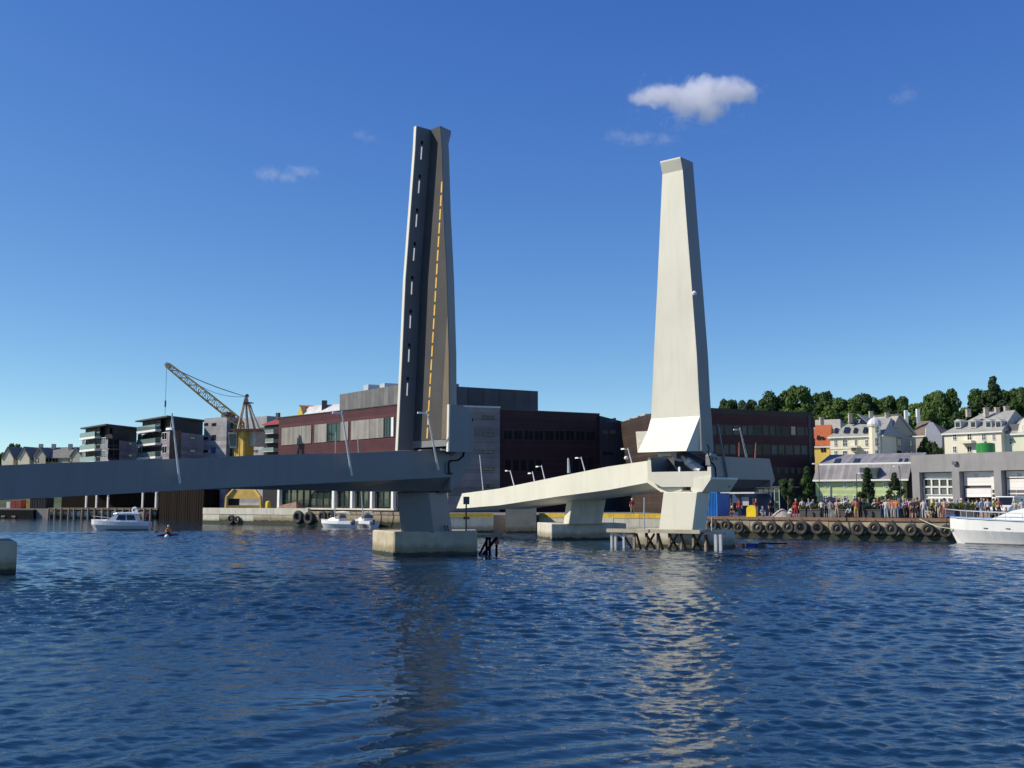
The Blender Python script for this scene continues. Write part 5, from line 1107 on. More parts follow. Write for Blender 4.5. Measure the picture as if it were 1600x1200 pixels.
for px, py, r, lb in ((361,811.5,.75,'black tyre fender low on the crane quay, left of a second one'),(371,812,.6,'smaller black tyre fender beside another on the crane quay'),(466,808,1.0,'large tyre fender hanging at the corner of the crane quay'),(483,809.5,1.0,'large tyre fender just right of the quay corner'),(504,807,.8,'tyre fender on the stone quay behind the sailing boat bow'),(517,806,.7,'tyre fender on the stone quay above the sailing boat cabin')):
    t = tyre(px, py, FQ4, r, lb, 'tyre fenders on the crane quay')

# ================================================================== timber stagings, navigation sign, raft
def staging_far():
    FSg = Facade(988, 82.1, 1150, 77.6)
    s = thing('timber_staging', 'timber fender staging with cross braces in front of the far pier', 'staging', FSg.pt(1060, 855))
    def P(px, py, o=.35): return FSg.pt(px, py, o)
    zt = 1.18
    u = lambda px: FSg.u(px, 845)
    obj('top_beam', MB().fbox(FSg,u(955),u(1100),zt,zt+.26,.15,.75), CONC, s)
    obj('rail_beam', MB().fbox(FSg,u(1093),u(1136),zt-.02,zt+.1,.2,.5), DSTEEL, s)
    for px in (995,1014,1032,1050,1068,1087,1106): obj('post', MB().fbox(FSg,u(px)-.08,u(px)+.08,-1.2,zt-.01,.3,.5), TIMBER, s)
    for px in (960,966,979): obj('post', MB().fbox(FSg,u(px)-.08,u(px)+.08,-1.2,zt-.01,.3,.5), STEEL, s)
    for px in (1122,1129.5): obj('post', MB().fbox(FSg,u(px)-.1,u(px)+.1,-1.2,zt-.03,.3,.5), STEEL, s)
    for a, b, x in ((1000,1006.5,0),(1014.5,1029,1),(1034,1041,0),(1050.5,1065,1),(1069,1077,0),(1088,1101,1),(1107.5,1115,0)):
        obj('brace', MB().bar(FSg.P(u(a),zt-.05,.58), FSg.P(u(b),.0,.58), .10, .14), DTIMBER, s)
        if x: obj('brace', MB().bar(FSg.P(u(b),zt-.05,.68), FSg.P(u(a),.0,.68), .10, .14), DTIMBER, s)
    obj('brace', MB().bar(FSg.P(u(967),zt-.05,.4), FSg.P(u(979),.75,.4), .12, .12), STEEL, s); obj('brace', MB().bar(FSg.P(u(981),.8,.4), FSg.P(u(992),-.1,.4), .12, .12), DTIMBER, s)
staging_far()
def staging_near():
    Fn = Facade(742, 71.4, 790, 72.3); s = thing('timber_staging', 'small dark timber staging at the right side of the near pier', 'staging', Fn.pt(765, 866))
    u = lambda px: Fn.u(px, 850); zt = Fn.z(838.5, 765)
    obj('top_beam', MB().fbox(Fn,u(745),u(783),zt-.02,zt+.14,-.6,.1), TIMBER, s)
    for px in (760.5,765.5,776): obj('post', MB().fbox(Fn,u(px)-.05,u(px)+.05,-1.2,zt-.03,-.1,.06), DTIMBER, s)
    obj('brace', MB().bar(Fn.P(u(762),zt-.05,.1), Fn.P(u(747),-.05,.1), .10, .12), DTIMBER, s); obj('brace', MB().bar(Fn.P(u(774),zt-.1,.14), Fn.P(u(752),-.05,.14), .14, .16), DTIMBER, s)
    obj('warning_disc', MB().tube(Fn.P(u(775),zt-.35,.08), Fn.P(u(775),zt-.35,.13), .18, .18, 14), RUST, s)
    s2 = thing('navigation_sign', 'dark square sign with a double arrow on a thin post on the near pier', 'sign', sz(XY(728.5,71.6), BT))
    c = XY(728.5, 71.6); Fs = Facade(720, 71.55, 738, 71.55)
    obj('post', MB().tube(sz(c,BT), sz(c, zat(776,71.6)), .05,.05,8), DSTEEL, s2)
    slab(Fs, s2, 'sign_board', DARKG, 724, 776, 733.5, 788, .0, .06)
    mb = MB(); 
    for sg in (-1,1):
        pc = Fs.pt(728.7, 809.5, .06); mb.extr([pc+Fs.d*sg*a+Vector((0,0,z)) for a,z in ((.02,0),(.09,.09),(.15,.09),(.23,0),(.15,-.09),(.09,-.09))], Fs.n*.03)
    obj('arrow_plate', mb, DSTEEL, s2)
    b2 = thing('mooring_bollard', 'pair of small dark bollards on the near pier footing', 'bollard', sz(XY(700,71.3),BT)); 
    for px in (697.5,701.5): p = sz(XY(px,71.3),BT); obj('post', MB().bar(p, p+Vector((-.12,0,.38)), .1,.1), DSTEEL, b2)
staging_near()
raft = thing('work_raft', 'low work raft with a blue float beside the far pier', 'raft', sz(XY(1188,84),0))
FRf = Facade(1150, 84.5, 1230, 83)
slab(FRf, raft, 'deck', WHITE, 1153, 846.5, 1184.5, 849, -1.2, .1); slab(FRf, raft, 'float', mat('blue float', (.03,.06,.45), .5, .1, 1), 1165.5, 849.3, 1181, 856.5, -.9, .0); slab(FRf, raft, 'float', DARKG, 1182, 849.3, 1193, 856, -.9, -.1)
slab(FRf, raft, 'beam', DTIMBER, 1184.7, 848.3, 1228, 850.3, -.5, -.2); slab(FRf, raft, 'beam', TIMBER, 1159.5, 849.3, 1162, 857, -.4, -.1); p0,p1 = FRf.pt(1199,854.5), FRf.pt(1209,855.3); obj('drum', MB().tube(p0,p1,.17,.17,10), STEEL, raft)
one('mooring_line', MB().path(sag(at(1134,834,79), FRf.pt(1176,847,-.3), .15), .025, 5), bpy.data.materials['pale green rope'], 'slack pale line from the far pier down to the work raft', 'rope')
pl = [at(*q) for q in ((1006.5,828,80.5),(1006.5,777,80.5))]
one('thin_post', MB().tube(sz(pl[0],FT), pl[1], .045,.04,8), STEEL, 'thin steel post with a bracket on the left of the far pier footing', 'post')
one('life_buoy_stand', MB().tube(sz(at(1112,830,79),FT), at(1112,808,79), .04,.04,8), STEEL, 'short steel post on the right of the far pier footing', 'post')

# ================================================================== things on the crowded quay
BLUEC = mat('blue container paint', (.012,.17,.52), .45, .08, 1.0, dirt=(.02,.08,.2), dirtamt=.3)
FQi = lambda d: (FQ.a-FQ.n*d, d)
def onquay(px, back, z=QZ):
    """point of the quay at photo column px, `back` metres behind the quay edge"""
    F = FQ; r = ray(px, 800); den = r.x*F.n.x+r.y*F.n.y; a = F.a-F.n*back; t = (a.x*F.n.x+a.y*F.n.y)/den; return Vector((r.x*t, r.y*t, z))
c = onquay(1120, 2.6); ct = thing('shipping_container', 'bright blue container standing on the quay under the landing', 'container', c)
def cbox(n, m, cx, cy, cz, dx, dy, dz, par, rz=-.68): 
    ca, sa = math.cos(rz), math.sin(rz); obj(n, MB().box((c.x+cx*ca-cy*sa, c.y+cx*sa+cy*ca, QZ+cz), (dx,dy,dz), 0, rz), m, par)
cbox('body', BLUEC, 0,0,1.2, 1.55,2.6,2.3, ct); 
for i in range(9): cbox('rib', BLUEC, -.68+i*.17,-1.32,1.2, .07,.07,2.15, ct)
for i in range(12): cbox('rib', BLUEC, -.79,-1.15+i*.21,1.2, .06,.08,2.15, ct)
for x in (-.75,.75): cbox('corner_post', BLUEC, x,-1.31,1.2, .12,.12,2.38, ct)
cbox('roof_rail', BLUEC, 0,-1.31,2.37, 1.55,.12,.12, ct)
cbox('notice', mat('notice board', (.35,.37,.42), .6, .3, 9), -.8,-.5,1.25, .03,.7,1.7, ct)
wsh = thing('workshop_shed', 'dark blue open workshop shed behind the blue container', 'shed', onquay(1165, 7)); q = onquay(1168, 9)
FWs = Facade(1128, 117, 1192, 113)
slab(FWs, wsh, 'back_wall', mat('dark blue sheet', (.02,.04,.13), .5, .15, 1), 1128, 770, 1190, 806, -2, -1.8); slab(FWs, wsh, 'roof', STEEL, 1131, 769, 1184, 771.5, -2, .6)
for x in (1132,1143,1155,1178): slab(FWs, wsh, 'post', DSTEEL, x-.7, 771.5, x+.7, 806, 0, .12)
slab(FWs, wsh, 'sign_panel', mat('pale panel', (.35,.36,.40), .6, .1, 1), 1157, 776.5, 1168, 790, -.3, -.2); slab(FWs, wsh, 'shelf', APB, 1134, 786, 1142, 800, -1.2, -.4); slab(FWs, wsh, 'blue_sheet', mat('blue sheet', (.02,.08,.35), .5, .1, 1), 1160, 771.6, 1178, 776.3, -.4, -.3)
pav = thing('glass_pavilion', 'green tinted glass pavilion behind the bathers', 'pavilion', onquay(1205, 8)); FPv = Facade(1184, 116, 1222, 113.5)
for i in range(4):
    a = 1185+i*8.5; win(FPv, pav, a, 762+abs(i-2)*.8, a+8, 806, 1, 2, STEEL if i > 2 else FRAMED, GLASSG, .06, .05)
slab(FPv, pav, 'roof', DSTEEL, 1184, 760, 1221, 762, -3, .3)
yb = onquay(1173.5, .35); ybd = FQ.d
arch = [Vector((0,0,0)), Vector((.98,0,0))] + [Vector((.49+.49*math.cos(t),0,.72+.42*math.sin(t))) for t in [k*math.pi/12 for k in range(13)]]
mb = MB(); mb.extr([yb+FQ.d*(p.x-.49)+Vector((0,0,p.z+.02)) for p in arch], -FQ.n*.5); one('yellow_bollard', mb, YELLOW, 'bright yellow round topped bollard at the quay edge under the landing', 'bollard')
cb = sz(FQ4.pt(419, 790, -1.0), QZ+.46); mb = MB(); mb.lathe(cb, [(.36,0),(.40,.1),(.40,.65),(.36,.95),(.2,1.1),(0,1.14)], 14); one('yellow_bollard', mb, YELLOW, 'yellow rounded bollard on the crane quay', 'bollard')
GRAVEL = mat('grey gravel', (.36,.33,.30), .95, .3, 4, .6, 10)
gp = onquay(1222, 1.6); mb = MB(); mb.lathe(gp, [(1.15,0),(.8,.35),(.45,.62),(.15,.8),(0,.84)], 14); one('gravel_heap', mb, GRAVEL, 'small grey heap on the quay next to the bathers', 'heap')
rh = FQ4.pt(455, 793, -1.5); mb = MB(); mb.loft([[sz(rh,QZ+.45)+FQ4.d*x-FQ4.n*1.2*y+Vector((0,0,z)) for y,z in ((-1,0),(1,0),(.3,h),(-.3,h))] for x,h in ((-2.6,.05),(-1.6,.55),(.2,.8),(1.4,1.0),(2.4,.1))]); one('rubble_heap', mb, KERBW, 'reddish brown heap on the crane quay', 'heap')
# planters
def leafblob(mb, c, rx, ry, rz_, n, s, rng):
    for _ in range(n):
        d = Vector((rng.gauss(0,1), rng.gauss(0,1), rng.gauss(0,1))).normalized()*(rng.random()**.33)
        p = Vector(c)+Vector((d.x*rx, d.y*ry, d.z*rz_)); a = Vector((rng.gauss(0,1), rng.gauss(0,1), rng.gauss(0,1))).normalized(); b = a.orthogonal().normalized(); w = a.cross(b); k = s*rng.uniform(.6,1.3)
        i = len(mb.v); mb.v += [tuple(p-b*k-w*k*.5), tuple(p+b*k-w*k*.5), tuple(p+b*k+w*k*.5), tuple(p-b*k+w*k*.5)]; mb.f.append((i,i+1,i+2,i+3)); mb.m.append(0)
def leafmat(name, col, var=.5):
    m = mat(name, col, .6, var, 1.2, spec=.25); nt = m.node_tree; b = nt.nodes['Principled BSDF']; b.inputs['Transmission Weight'].default_value = 0
    tr = nt.nodes.new('ShaderNodeBsdfTranslucent'); tr.inputs['Color'].default_value = (col[0]*1.6, col[1]*1.5, col[2]*.8, 1); mx = nt.nodes.new('ShaderNodeMixShader'); mx.inputs[0].default_value = .25
    o = nt.nodes['Material Output']; nt.links.new(b.outputs[0], mx.inputs[1]); nt.links.new(tr.outputs[0], mx.inputs[2]); nt.links.new(mx.outputs[0], o.inputs['Surface']); return m
SHRUB = leafmat('shrub leaves', (.085,.095,.02)); SHRUBD = leafmat('dark shrub leaves', (.03,.055,.015))
PLNT = mat('dark planter', (.065,.066,.068), .7, .15, 1.5)
rng = random.Random(4)
for l, r, back, sm, lb in ((1252,1284,2.4,SHRUB,'dark planter with shrubs, leftmost, behind the man in the grey hood'),(1307,1345,2.6,SHRUB,'dark planter right of the navy parasol'),(1347,1380,2.2,SHRUBD,'dark planter with two round bushes in the middle of the crowd'),(1408,1442,2.6,SHRUB,'dark planter behind the person in light jeans'),(1464,1522,3.6,SHRUB,'long planter with a low hedge behind the boat bow')):
    a, b = onquay(l, back), onquay(r, back); t = thing('planter', lb, 'planter', a.lerp(b,.5), 'planters on the quay'); F = Facade(800,100,900,100); 
    d = (b-a).normalized(); n = Vector((d.y,-d.x,0)); h = .72
    mb = MB(); mb.prism([(p.x,p.y) for p in (a+n*.45,b+n*.45,b-n*.45,a-n*.45)], QZ, QZ+h); obj('box', mb, PLNT, t); mb = MB(); mb.prism([(p.x,p.y) for p in (a+n*.5-d*.05,b+n*.5+d*.05,b-n*.5+d*.05,a-n*.5-d*.05)], QZ+h+.002, QZ+h+.07); obj('rim', mb, DARKG, t)
    L_ = (b-a).length; mb = MB()
    for k in range(int(L_/.55)+1): leafblob(mb, a+d*(k*.55+.2)+Vector((0,0,h+.22+rng.uniform(0,.15))), .42,.42,.3, 110, .075, rng)
    obj('shrub', mb, sm, t)
# navy parasol
pc = onquay(1298, 4.2); par_ = thing('parasol', 'navy blue parasol above the crowd beside the warehouse', 'parasol', pc); zc = zat(783.5, pc.y); mb = MB()
rim = [pc+Vector((1.15*math.cos(k*math.pi/4+.3),1.15*math.sin(k*math.pi/4+.3),zc-QZ)) for k in range(8)]; top = pc+Vector((0,0,zc-QZ+.5)); mb.add([top]+rim+[p-Vector((0,0,.14)) for p in rim], [(0,1+k,1+(k+1)%8) for k in range(8)]+[(1+k,9+k,9+(k+1)%8,1+(k+1)%8) for k in range(8)]); obj('canopy', mb, mat('navy canvas', (.012,.016,.035), .8, .15, 2), par_); obj('pole', MB().tube(pc, top, .03,.03,6), STEEL, par_)
fl = onquay(1404, 3.0); one('beach_flag', MB().loft([[fl+Vector((x,0,z)), fl+Vector((x+w,0.02,z)), fl+Vector((x+w,.05,z)), fl+Vector((x,.03,z))] for x,w,z in ((0,.05,0),(0,.05,.6),(-.08,.28,.7),(-.1,.32,1.5),(.0,.2,1.85))]), WHITE, 'white upright banner in the crowd', 'banner')
# street lamps on the quay
for px, pt_, back, hd, lb in ((1281.5,725,5.5,-3,'tall dark street lamp in front of the green warehouse, the left one'),(1340,740,5,4,'dark street lamp in front of the green warehouse, the middle one'),(1408.5,729,6,-3,'dark street lamp beside the grey garage, right of two trees')):
    b = onquay(px, back); t_ = Vector((b.x,b.y,zat(pt_,b.y))); lamp(b, t_, t_+Vector((hd*.09,0,0)), .05, lb, DSTEEL, 'street lamps on the quay')
# vehicles
GLV = mat('vehicle glass', (.012,.014,.016), .06, .05, 1, spec=.6); PAINTW = mat('white vehicle paint', (.74,.74,.74), .25, .04, .6); SILV = mat('silver vehicle paint', (.50,.52,.55), .25, .04, .6)
def vehicle(name, label, loc, rz, L, W, H, hood, m, van=True):
    t = thing(name, label, 'van' if van else 'car', loc); hz = H*.5; 
    def bp(n, mb, mm, par=t): return obj(n, place(mb, loc, rz), mm, par)
    prof = [(-L/2,.35),(-L/2,H*.55 if not van else H*.9),(-L/2+.25,H) ,(L/2-hood-.75,H),(L/2-hood,hz+.12),(L/2-.25,hz-.05),(L/2,hz-.3),(L/2,.35)] if van else [(-L/2,.3),(-L/2,.85),(-L/2+.7,.95),(-L/2+1.1,H),(L/2-hood-.9,H),(L/2-hood,.98),(L/2-.2,.8),(L/2,.6),(L/2,.3)]
    mb = MB(); rings = [[Vector((x, y*(1 if z < 1.05 else .9), z)) for x, z in prof] for y in (-W/2,-W/2+.06,W/2-.06,W/2)]; 
    for rr, s in ((0,.97),(3,.97)): rings[rr] = [Vector((p.x*s, p.y, p.z*.985+.01)) for p in rings[rr]]
    body = bp('body', mb.loft(rings), m)
    zt, zb = H-.12, (hz+.2 if van else 1.02)
    mb = MB(); x0, x1 = L/2-hood-.72, L/2-hood-.04
    mb.extr([Vector((x0+.03,-W*.40,zt)),Vector((x0+.03,W*.40,zt)),Vector((x1+.02,W*.42,zb)),Vector((x1+.02,-W*.42,zb))], (.03,0,.03)); bp('windscreen', mb, GLV)
    for sg in (-1,1):
        mb = MB(); mb.extr([Vector((x0-.1,sg*W*.452,zt)),Vector((x1-.2,sg*W*.475,zb)),Vector((x0-.95,sg*W*.475,zb)),Vector((x0-.95,sg*W*.452,zt))], (0,sg*.03,0)); bp('side_window', mb, GLV)
        bp('headlight', MB().box((L/2-.06,sg*W*.37,hz-.28 if van else .66),(.12,.3,.18)), LEDM if False else STEEL)
        for x in (L/2-.8,-L/2+.8):
            w = bp('wheel', MB().lathe((x,sg*(W/2-.1),.33), [(0,-.1),(.3,-.1),(.33,-.05),(.33,.05),(.3,.1),(0,.1)], 16, 0, (0,1,0)), BLACK); bp('rim', MB().tube((x,sg*(W/2-.1)+.0,.33),(x,sg*(W/2+.02),.33),.19,.19,12), STEEL, w)
        bp('mirror', MB().box((x1-.15,sg*(W/2+.12),zb+.12),(.1,.18,.22)), DARKG)
    bp('bumper', MB().box((L/2+.02,0,.42),(.14,W*.96,.24)), DARKG); bp('grille', MB().box((L/2+.0,0,.66),(.06,W*.5,.16)), DARKG)
vehicle('delivery_van', 'white delivery van parked at the numbered roller doors', onquay(1577, 11.5), math.pi+.75, 5.0, 1.9, 2.0, 1.0, PAINTW)
vehicle('parked_car', 'silver white car half hidden behind the hedge planter', onquay(1489, 9.5), math.pi+.05, 4.4, 1.75, 1.5, 1.1, SILV, False)
# left shore bits under the ramp
FLb = Facade(0, 232, 90, 228)
def lbox(n, m, l, t, r, b, lab, cat, ribs=0, grp=None):
    u0,u1,z0,z1 = FLb.rect(l,t,r,b); th = thing(n, lab, cat, FLb.P((u0+u1)/2,z0)); obj('body', MB().fbox(FLb,u0,u1,z0,z1,-2.4,0), m, th)
    for i in range(ribs): u = u0+(u1-u0)*(i+.5)/ribs; obj('rib', MB().fbox(FLb,u-.07,u+.07,z0+.1,z1-.1,.002,.06), m, th)
    obj('frame', MB().fbox(FLb,u0-.03,u1+.03,z1-.12,z1+.02,-2.42,.07), m, th)
REDC = mat('red container', (.33,.07,.05), .6, .15, 1)
lbox('shipping_container', REDC, 16.3, 781.5, 24.5, 794.5, 'faded red container under the ramp, left of its twin', 'container', 5); lbox('shipping_container', REDC, 24.9, 781.5, 33, 794.5, 'faded red container under the ramp, right of its twin', 'container', 5)
lbox('white_cabinet', WHITE, 10.5, 784.5, 16, 793.5, 'small white cabinet left of the red containers', 'cabinet', 2); lbox('pallet_stack', mat('yellow timber', (.42,.32,.12), .8, .3, 2), 41.5, 777, 47, 795, 'tall ochre stack right of the red containers', 'stack', 3); lbox('dark_shed', APD, 47.6, 778, 72, 797, 'low dark shed at the end of the timber wharf', 'shed', 6)
bg_ = thing('barge', 'black flat barge lying below the red containers', 'barge', FLb.pt(40,808)); u0,u1 = FLb.u(-60),FLb.u(74)
obj('hull', MB().fbox(FLb,u0,u1,-.5,QZ-.35,.3,4.0), BLACK, bg_); obj('deck_beam', MB().fbox(FLb,u0,u1,QZ-.34,QZ-.15,.3,4.05), DSTEEL, bg_)
for x in (12,28,44): obj('fender_board', MB().fbox(FLb,FLb.u(x-3),FLb.u(x+3),.15,.5,4.0,4.15), CONC_L, bg_)
# ================================================================== trees
LEAVES = [leafmat('leaves mid green', (.08,.14,.034)), leafmat('leaves dark green', (.055,.103,.028)), leafmat('leaves light green', (.11,.18,.04)), leafmat('leaves blue green', (.05,.085,.036))]
BARK = mat('bark', (.09,.07,.05), .9, .3, 3, .4, 8)
def crown_mesh(seed, rx, rz_, nclump, per, leaf, kind='round'):
    """leaf quads on many overlapping clumps; crown base at z=0"""
    g = np.random.default_rng(seed); pts = []; nr = []
    for k in range(nclump):
        if kind == 'round':
            d = g.normal(size=3); d /= np.linalg.norm(d); r = g.uniform(.35,.88); c = np.array([d[0]*rx*r, d[1]*rx*r, rz_*(1+d[2]*r)]); cr = g.uniform(.2,.36)*rx
            if c[2] < .25*rz_: c[2] = .25*rz_+g.uniform(0,.2)*rz_
        else:
            h = g.uniform(.02,.97); a = g.uniform(0,6.28); rr = rx*(1-h)**.8*g.uniform(.35,1); c = np.array([math.cos(a)*rr, math.sin(a)*rr, 2*rz_*h]); cr = (.20+.16*(1-h))*rx
        d = g.normal(size=(per,3)); d /= np.linalg.norm(d, axis=1)[:,None]
        sh = g.uniform(.62,1.05,size=(per,1)); p = c + d*sh*cr*np.array([1,1,.78]); pts.append(p); nr.append(d*.9+g.normal(size=(per,3))*.55+np.array([0,0,.35]))
    p = np.concatenate(pts); n = np.concatenate(nr); n /= np.linalg.norm(n,axis=1)[:,None]; N = len(p)
    t = np.cross(n, g.normal(size=(N,3))); t /= np.linalg.norm(t,axis=1)[:,None]+1e-9; b = np.cross(n,t); s = leaf*g.uniform(.55,1.3,size=(N,1))
    v = np.stack([p-t*s-b*s*.6, p+t*s-b*s*.6, p+t*s*.8+b*s*.6, p-t*s*.8+b*s*.6],1).reshape(-1,3)
    me = bpy.data.meshes.new('crown'); me.vertices.add(len(v)); me.vertices.foreach_set('co', v.ravel()); me.loops.add(4*N); me.loops.foreach_set('vertex_index', np.arange(4*N,dtype=np.int32)); me.polygons.add(N); me.polygons.foreach_set('loop_start', np.arange(0,4*N,4,dtype=np.int32)); me.polygons.foreach_set('loop_total', np.full(N,4,dtype=np.int32)); me.update(calc_edges=True); return me
CROWN = {('round',k): crown_mesh(30+k, 1.0, .95, (34,24,42,28,20)[k], (300,400,250,350,450)[k], .055) for k in range(5)}
CROWN.update({('cone',k): crown_mesh(60+k, 1.0, 1.6, 46, 200, .06, 'cone') for k in range(3)})
TRUNK = {}
def trunk_mesh(seed, h, r):
    rr = random.Random(seed); mb = MB(); p = Vector((0,0,0)); pts = [p]
    for i in range(4): p = p+Vector((rr.uniform(-.06,.06)*h*.3, rr.uniform(-.06,.06)*h*.3, h/4)); pts.append(p)
    for i in range(4): mb.tube(pts[i], pts[i+1], r*(1-.16*i), r*(1-.16*(i+1)), 8)
    for k in range(6):
        a = k*1.05+rr.random(); s = pts[2].lerp(pts[4], rr.random()); mb.tube(s, s+Vector((math.cos(a)*h*.32, math.sin(a)*h*.32, h*.34)), r*.4, r*.12, 6)
    me = bpy.data.meshes.new('trunk'); me.from_pydata(mb.v, [], mb.f); me.materials.append(BARK); return me
for k in range(3): TRUNK[k] = trunk_mesh(k, 1.0, .05)
MESHM = {}
def tree(name, label, base, top, rad, kind, var, leaf, group, crown_low=.28, cat='tree'):
    H = top-base.z; t = thing(name, label, cat, base, group); key = (kind, var, leaf.name)
    if key not in MESHM: m_ = CROWN[(kind,var)].copy(); m_.materials.append(leaf); MESHM[key] = m_
    c = bpy.data.objects.new('crown', MESHM[key]); COL.objects.link(c); c.parent = t; cb = H*crown_low; ch = H-cb; c.location = (0,0,cb); c.scale = (rad, rad, ch/(2.0 if kind == 'round' else 3.3)); c.rotation_euler = (0,0,var*1.3+base.x)
    k = bpy.data.objects.new('trunk', TRUNK[var % 3]); COL.objects.link(k); k.parent = t; k.scale = (H*.55,H*.55,H*.5); k.rotation_euler = (0,0,base.x*2)
    return t
hill = [  # column, top row, half width px, distance, leaf, words
 (1146,612,22,262,1,'feathery dark tree at the left end of the wooded hill'),(1170,611,18,258,3,'slim dark tree second from the left on the wooded hill'),(1196,614,24,250,1,'low dark tree on the hill behind the college roof'),
 (1222,597,27,262,1,'tall round dark tree on the hill, first of a tall pair'),(1254,592,28,258,0,'tall round green tree on the hill, second of a tall pair'),(1288,600,26,268,1,'dark round tree on the hill behind the college corner'),
 (1243,624,24,240,0,'lower green tree in front of the tall pair on the hill'),(1300,624,24,240,2,'bright green tree right behind the orange roof'),(1326,608,26,262,0,'green tree on the hill above the turret house left end'),(1354,606,26,262,1,'dark green tree on the hill above the turret house roof'),
 (1382,612,20,270,2,'light green tree on the hill behind the turret'),(1406,604,26,255,1,'dark domed tree on the hill right of the turret'),(1340,630,24,238,2,'low bright tree just above the turret house ridge'),(1376,632,22,238,0,'low green tree just above the turret house chimneys'),
 (1440,622,22,262,2,'light green tree behind the white chimneys'),(1474,596,30,256,0,'tall domed green tree on the hill in the middle right'),(1456,628,24,240,2,'bright rounded tree below the tall domed tree'),(1496,636,22,240,1,'dark tree left of the ivory house roof'),
 (1546,592,32,258,1,'broad dark tree behind the ivory house ridge'),(1580,600,26,262,3,'dark blue green tree behind the lime house'),(1602,590,30,256,1,'tall dark tree at the right edge of the hill'),(1520,626,20,262,2,'light green tree left of the ivory house ridge'),(1632,596,30,256,0,'green tree just beyond the right edge on the hill'),(1414,640,20,236,1,'low dark tree left of the two white chimneys')]
for i,(px,pt_,hw,Y,lf,lb) in enumerate(hill):
    b = XY(px, Y); b.z = hill_z(b.x, Y)-.3; tree('broadleaf_tree', lb, b, zat(pt_,Y,px), hw/FPX*Y*1.08, 'round', i % 5, LEAVES[lf], 'trees on the wooded hill', .12)
b = XY(1561, 250); b.z = hill_z(b.x,250); tree('spruce_tree', 'spiky conifer top rising above the broad dark tree on the right', b, zat(586,250,1561), 3.6, 'cone', 0, LEAVES[3], 'trees on the wooded hill', .2)
for px, pt_, hw, Y, lf, lb in ((1452,672,19,196,1,'dark green bush tree between the turret house and the ivory house'),(1466,680,12,194,3,'small dark bush right of the bush tree beside the ivory house')):
    b = XY(px, Y); b.z = hill_z(b.x,Y)-.3; tree('garden_tree', lb, b, zat(pt_,Y,px), hw/FPX*Y, 'round', 2, LEAVES[lf], None, .05)
for px, pt_, hw, back, kind, var, lf, lb in ((1232,738,16,6.5,'round',1,3,'dark leafy quay tree in front of the college, left of two'),(1262,727,17,7.5,'cone',1,1,'taller dark quay tree in front of the college, right of two'),(1357,729,18,7.5,'cone',2,3,'dark green conical quay tree in front of the warehouse dormer'),(1400,737,18,7.5,'cone',0,3,'dark green conical quay tree beside the warehouse end wall'),(1376,770,10,5,'round',3,1,'small dark bush between the two conical quay trees')):
    b = onquay(px, back); tree('quay_tree', lb, b, zat(pt_,b.y,px), hw/FPX*b.y, kind, var, LEAVES[lf], 'trees on the quay', .16 if kind == 'cone' else .2)
b = XY(22, 345); b.z = 9; tree('broadleaf_tree', 'round dark tree above the cream gables at the far left', b, zat(682,345,22), 3.6, 'round', 3, LEAVES[1], None, .1)
b = XY(-4, 340); b.z = 9; tree('broadleaf_tree', 'lighter tree cut by the left picture edge', b, zat(697,340,-4), 3.4, 'round', 1, LEAVES[2], None, .1)
for px, pt_, hw, Y, lb in ((250,772,9,262,'sunlit tree seen through the white columns'),(240,776,6,262,'small tree behind the white columns')):
    b = XY(px,Y); b.z = QZ; tree('garden_tree', lb, b, zat(pt_,Y,px)+1.5, hw/FPX*Y, 'round', 4, LEAVES[2], None, .05)

# ================================================================== people
SKINS = [mat('skin light', (.55,.33,.24), .6, .08, 4), mat('skin tanned', (.38,.20,.13), .6, .08, 4)]
HAIRS = [mat('hair dark', (.03,.02,.015), .6, .2, 6), mat('hair fair', (.33,.22,.10), .6, .2, 6), mat('hair grey', (.35,.34,.33), .6, .2, 6), mat('white cap', (.7,.7,.7), .7, .05, 4)]
CL = {n: mat('cloth '+n, c, .85, .12, 5) for n, c in dict(white=(.66,.65,.63), grey=(.27,.28,.30), dark=(.03,.03,.038), navy=(.03,.045,.10), blue=(.16,.25,.42), lightblue=(.35,.47,.62), coral=(.55,.16,.11), red=(.42,.03,.03), yellow=(.60,.45,.06), hivis=(.50,.62,.02), cream=(.60,.52,.38), pink=(.60,.38,.36), beige=(.42,.34,.24), black=(.014,.014,.016), orange=(.60,.22,.05), green=(.15,.22,.08), purple=(.35,.25,.42), brown=(.16,.07,.04)).items()}
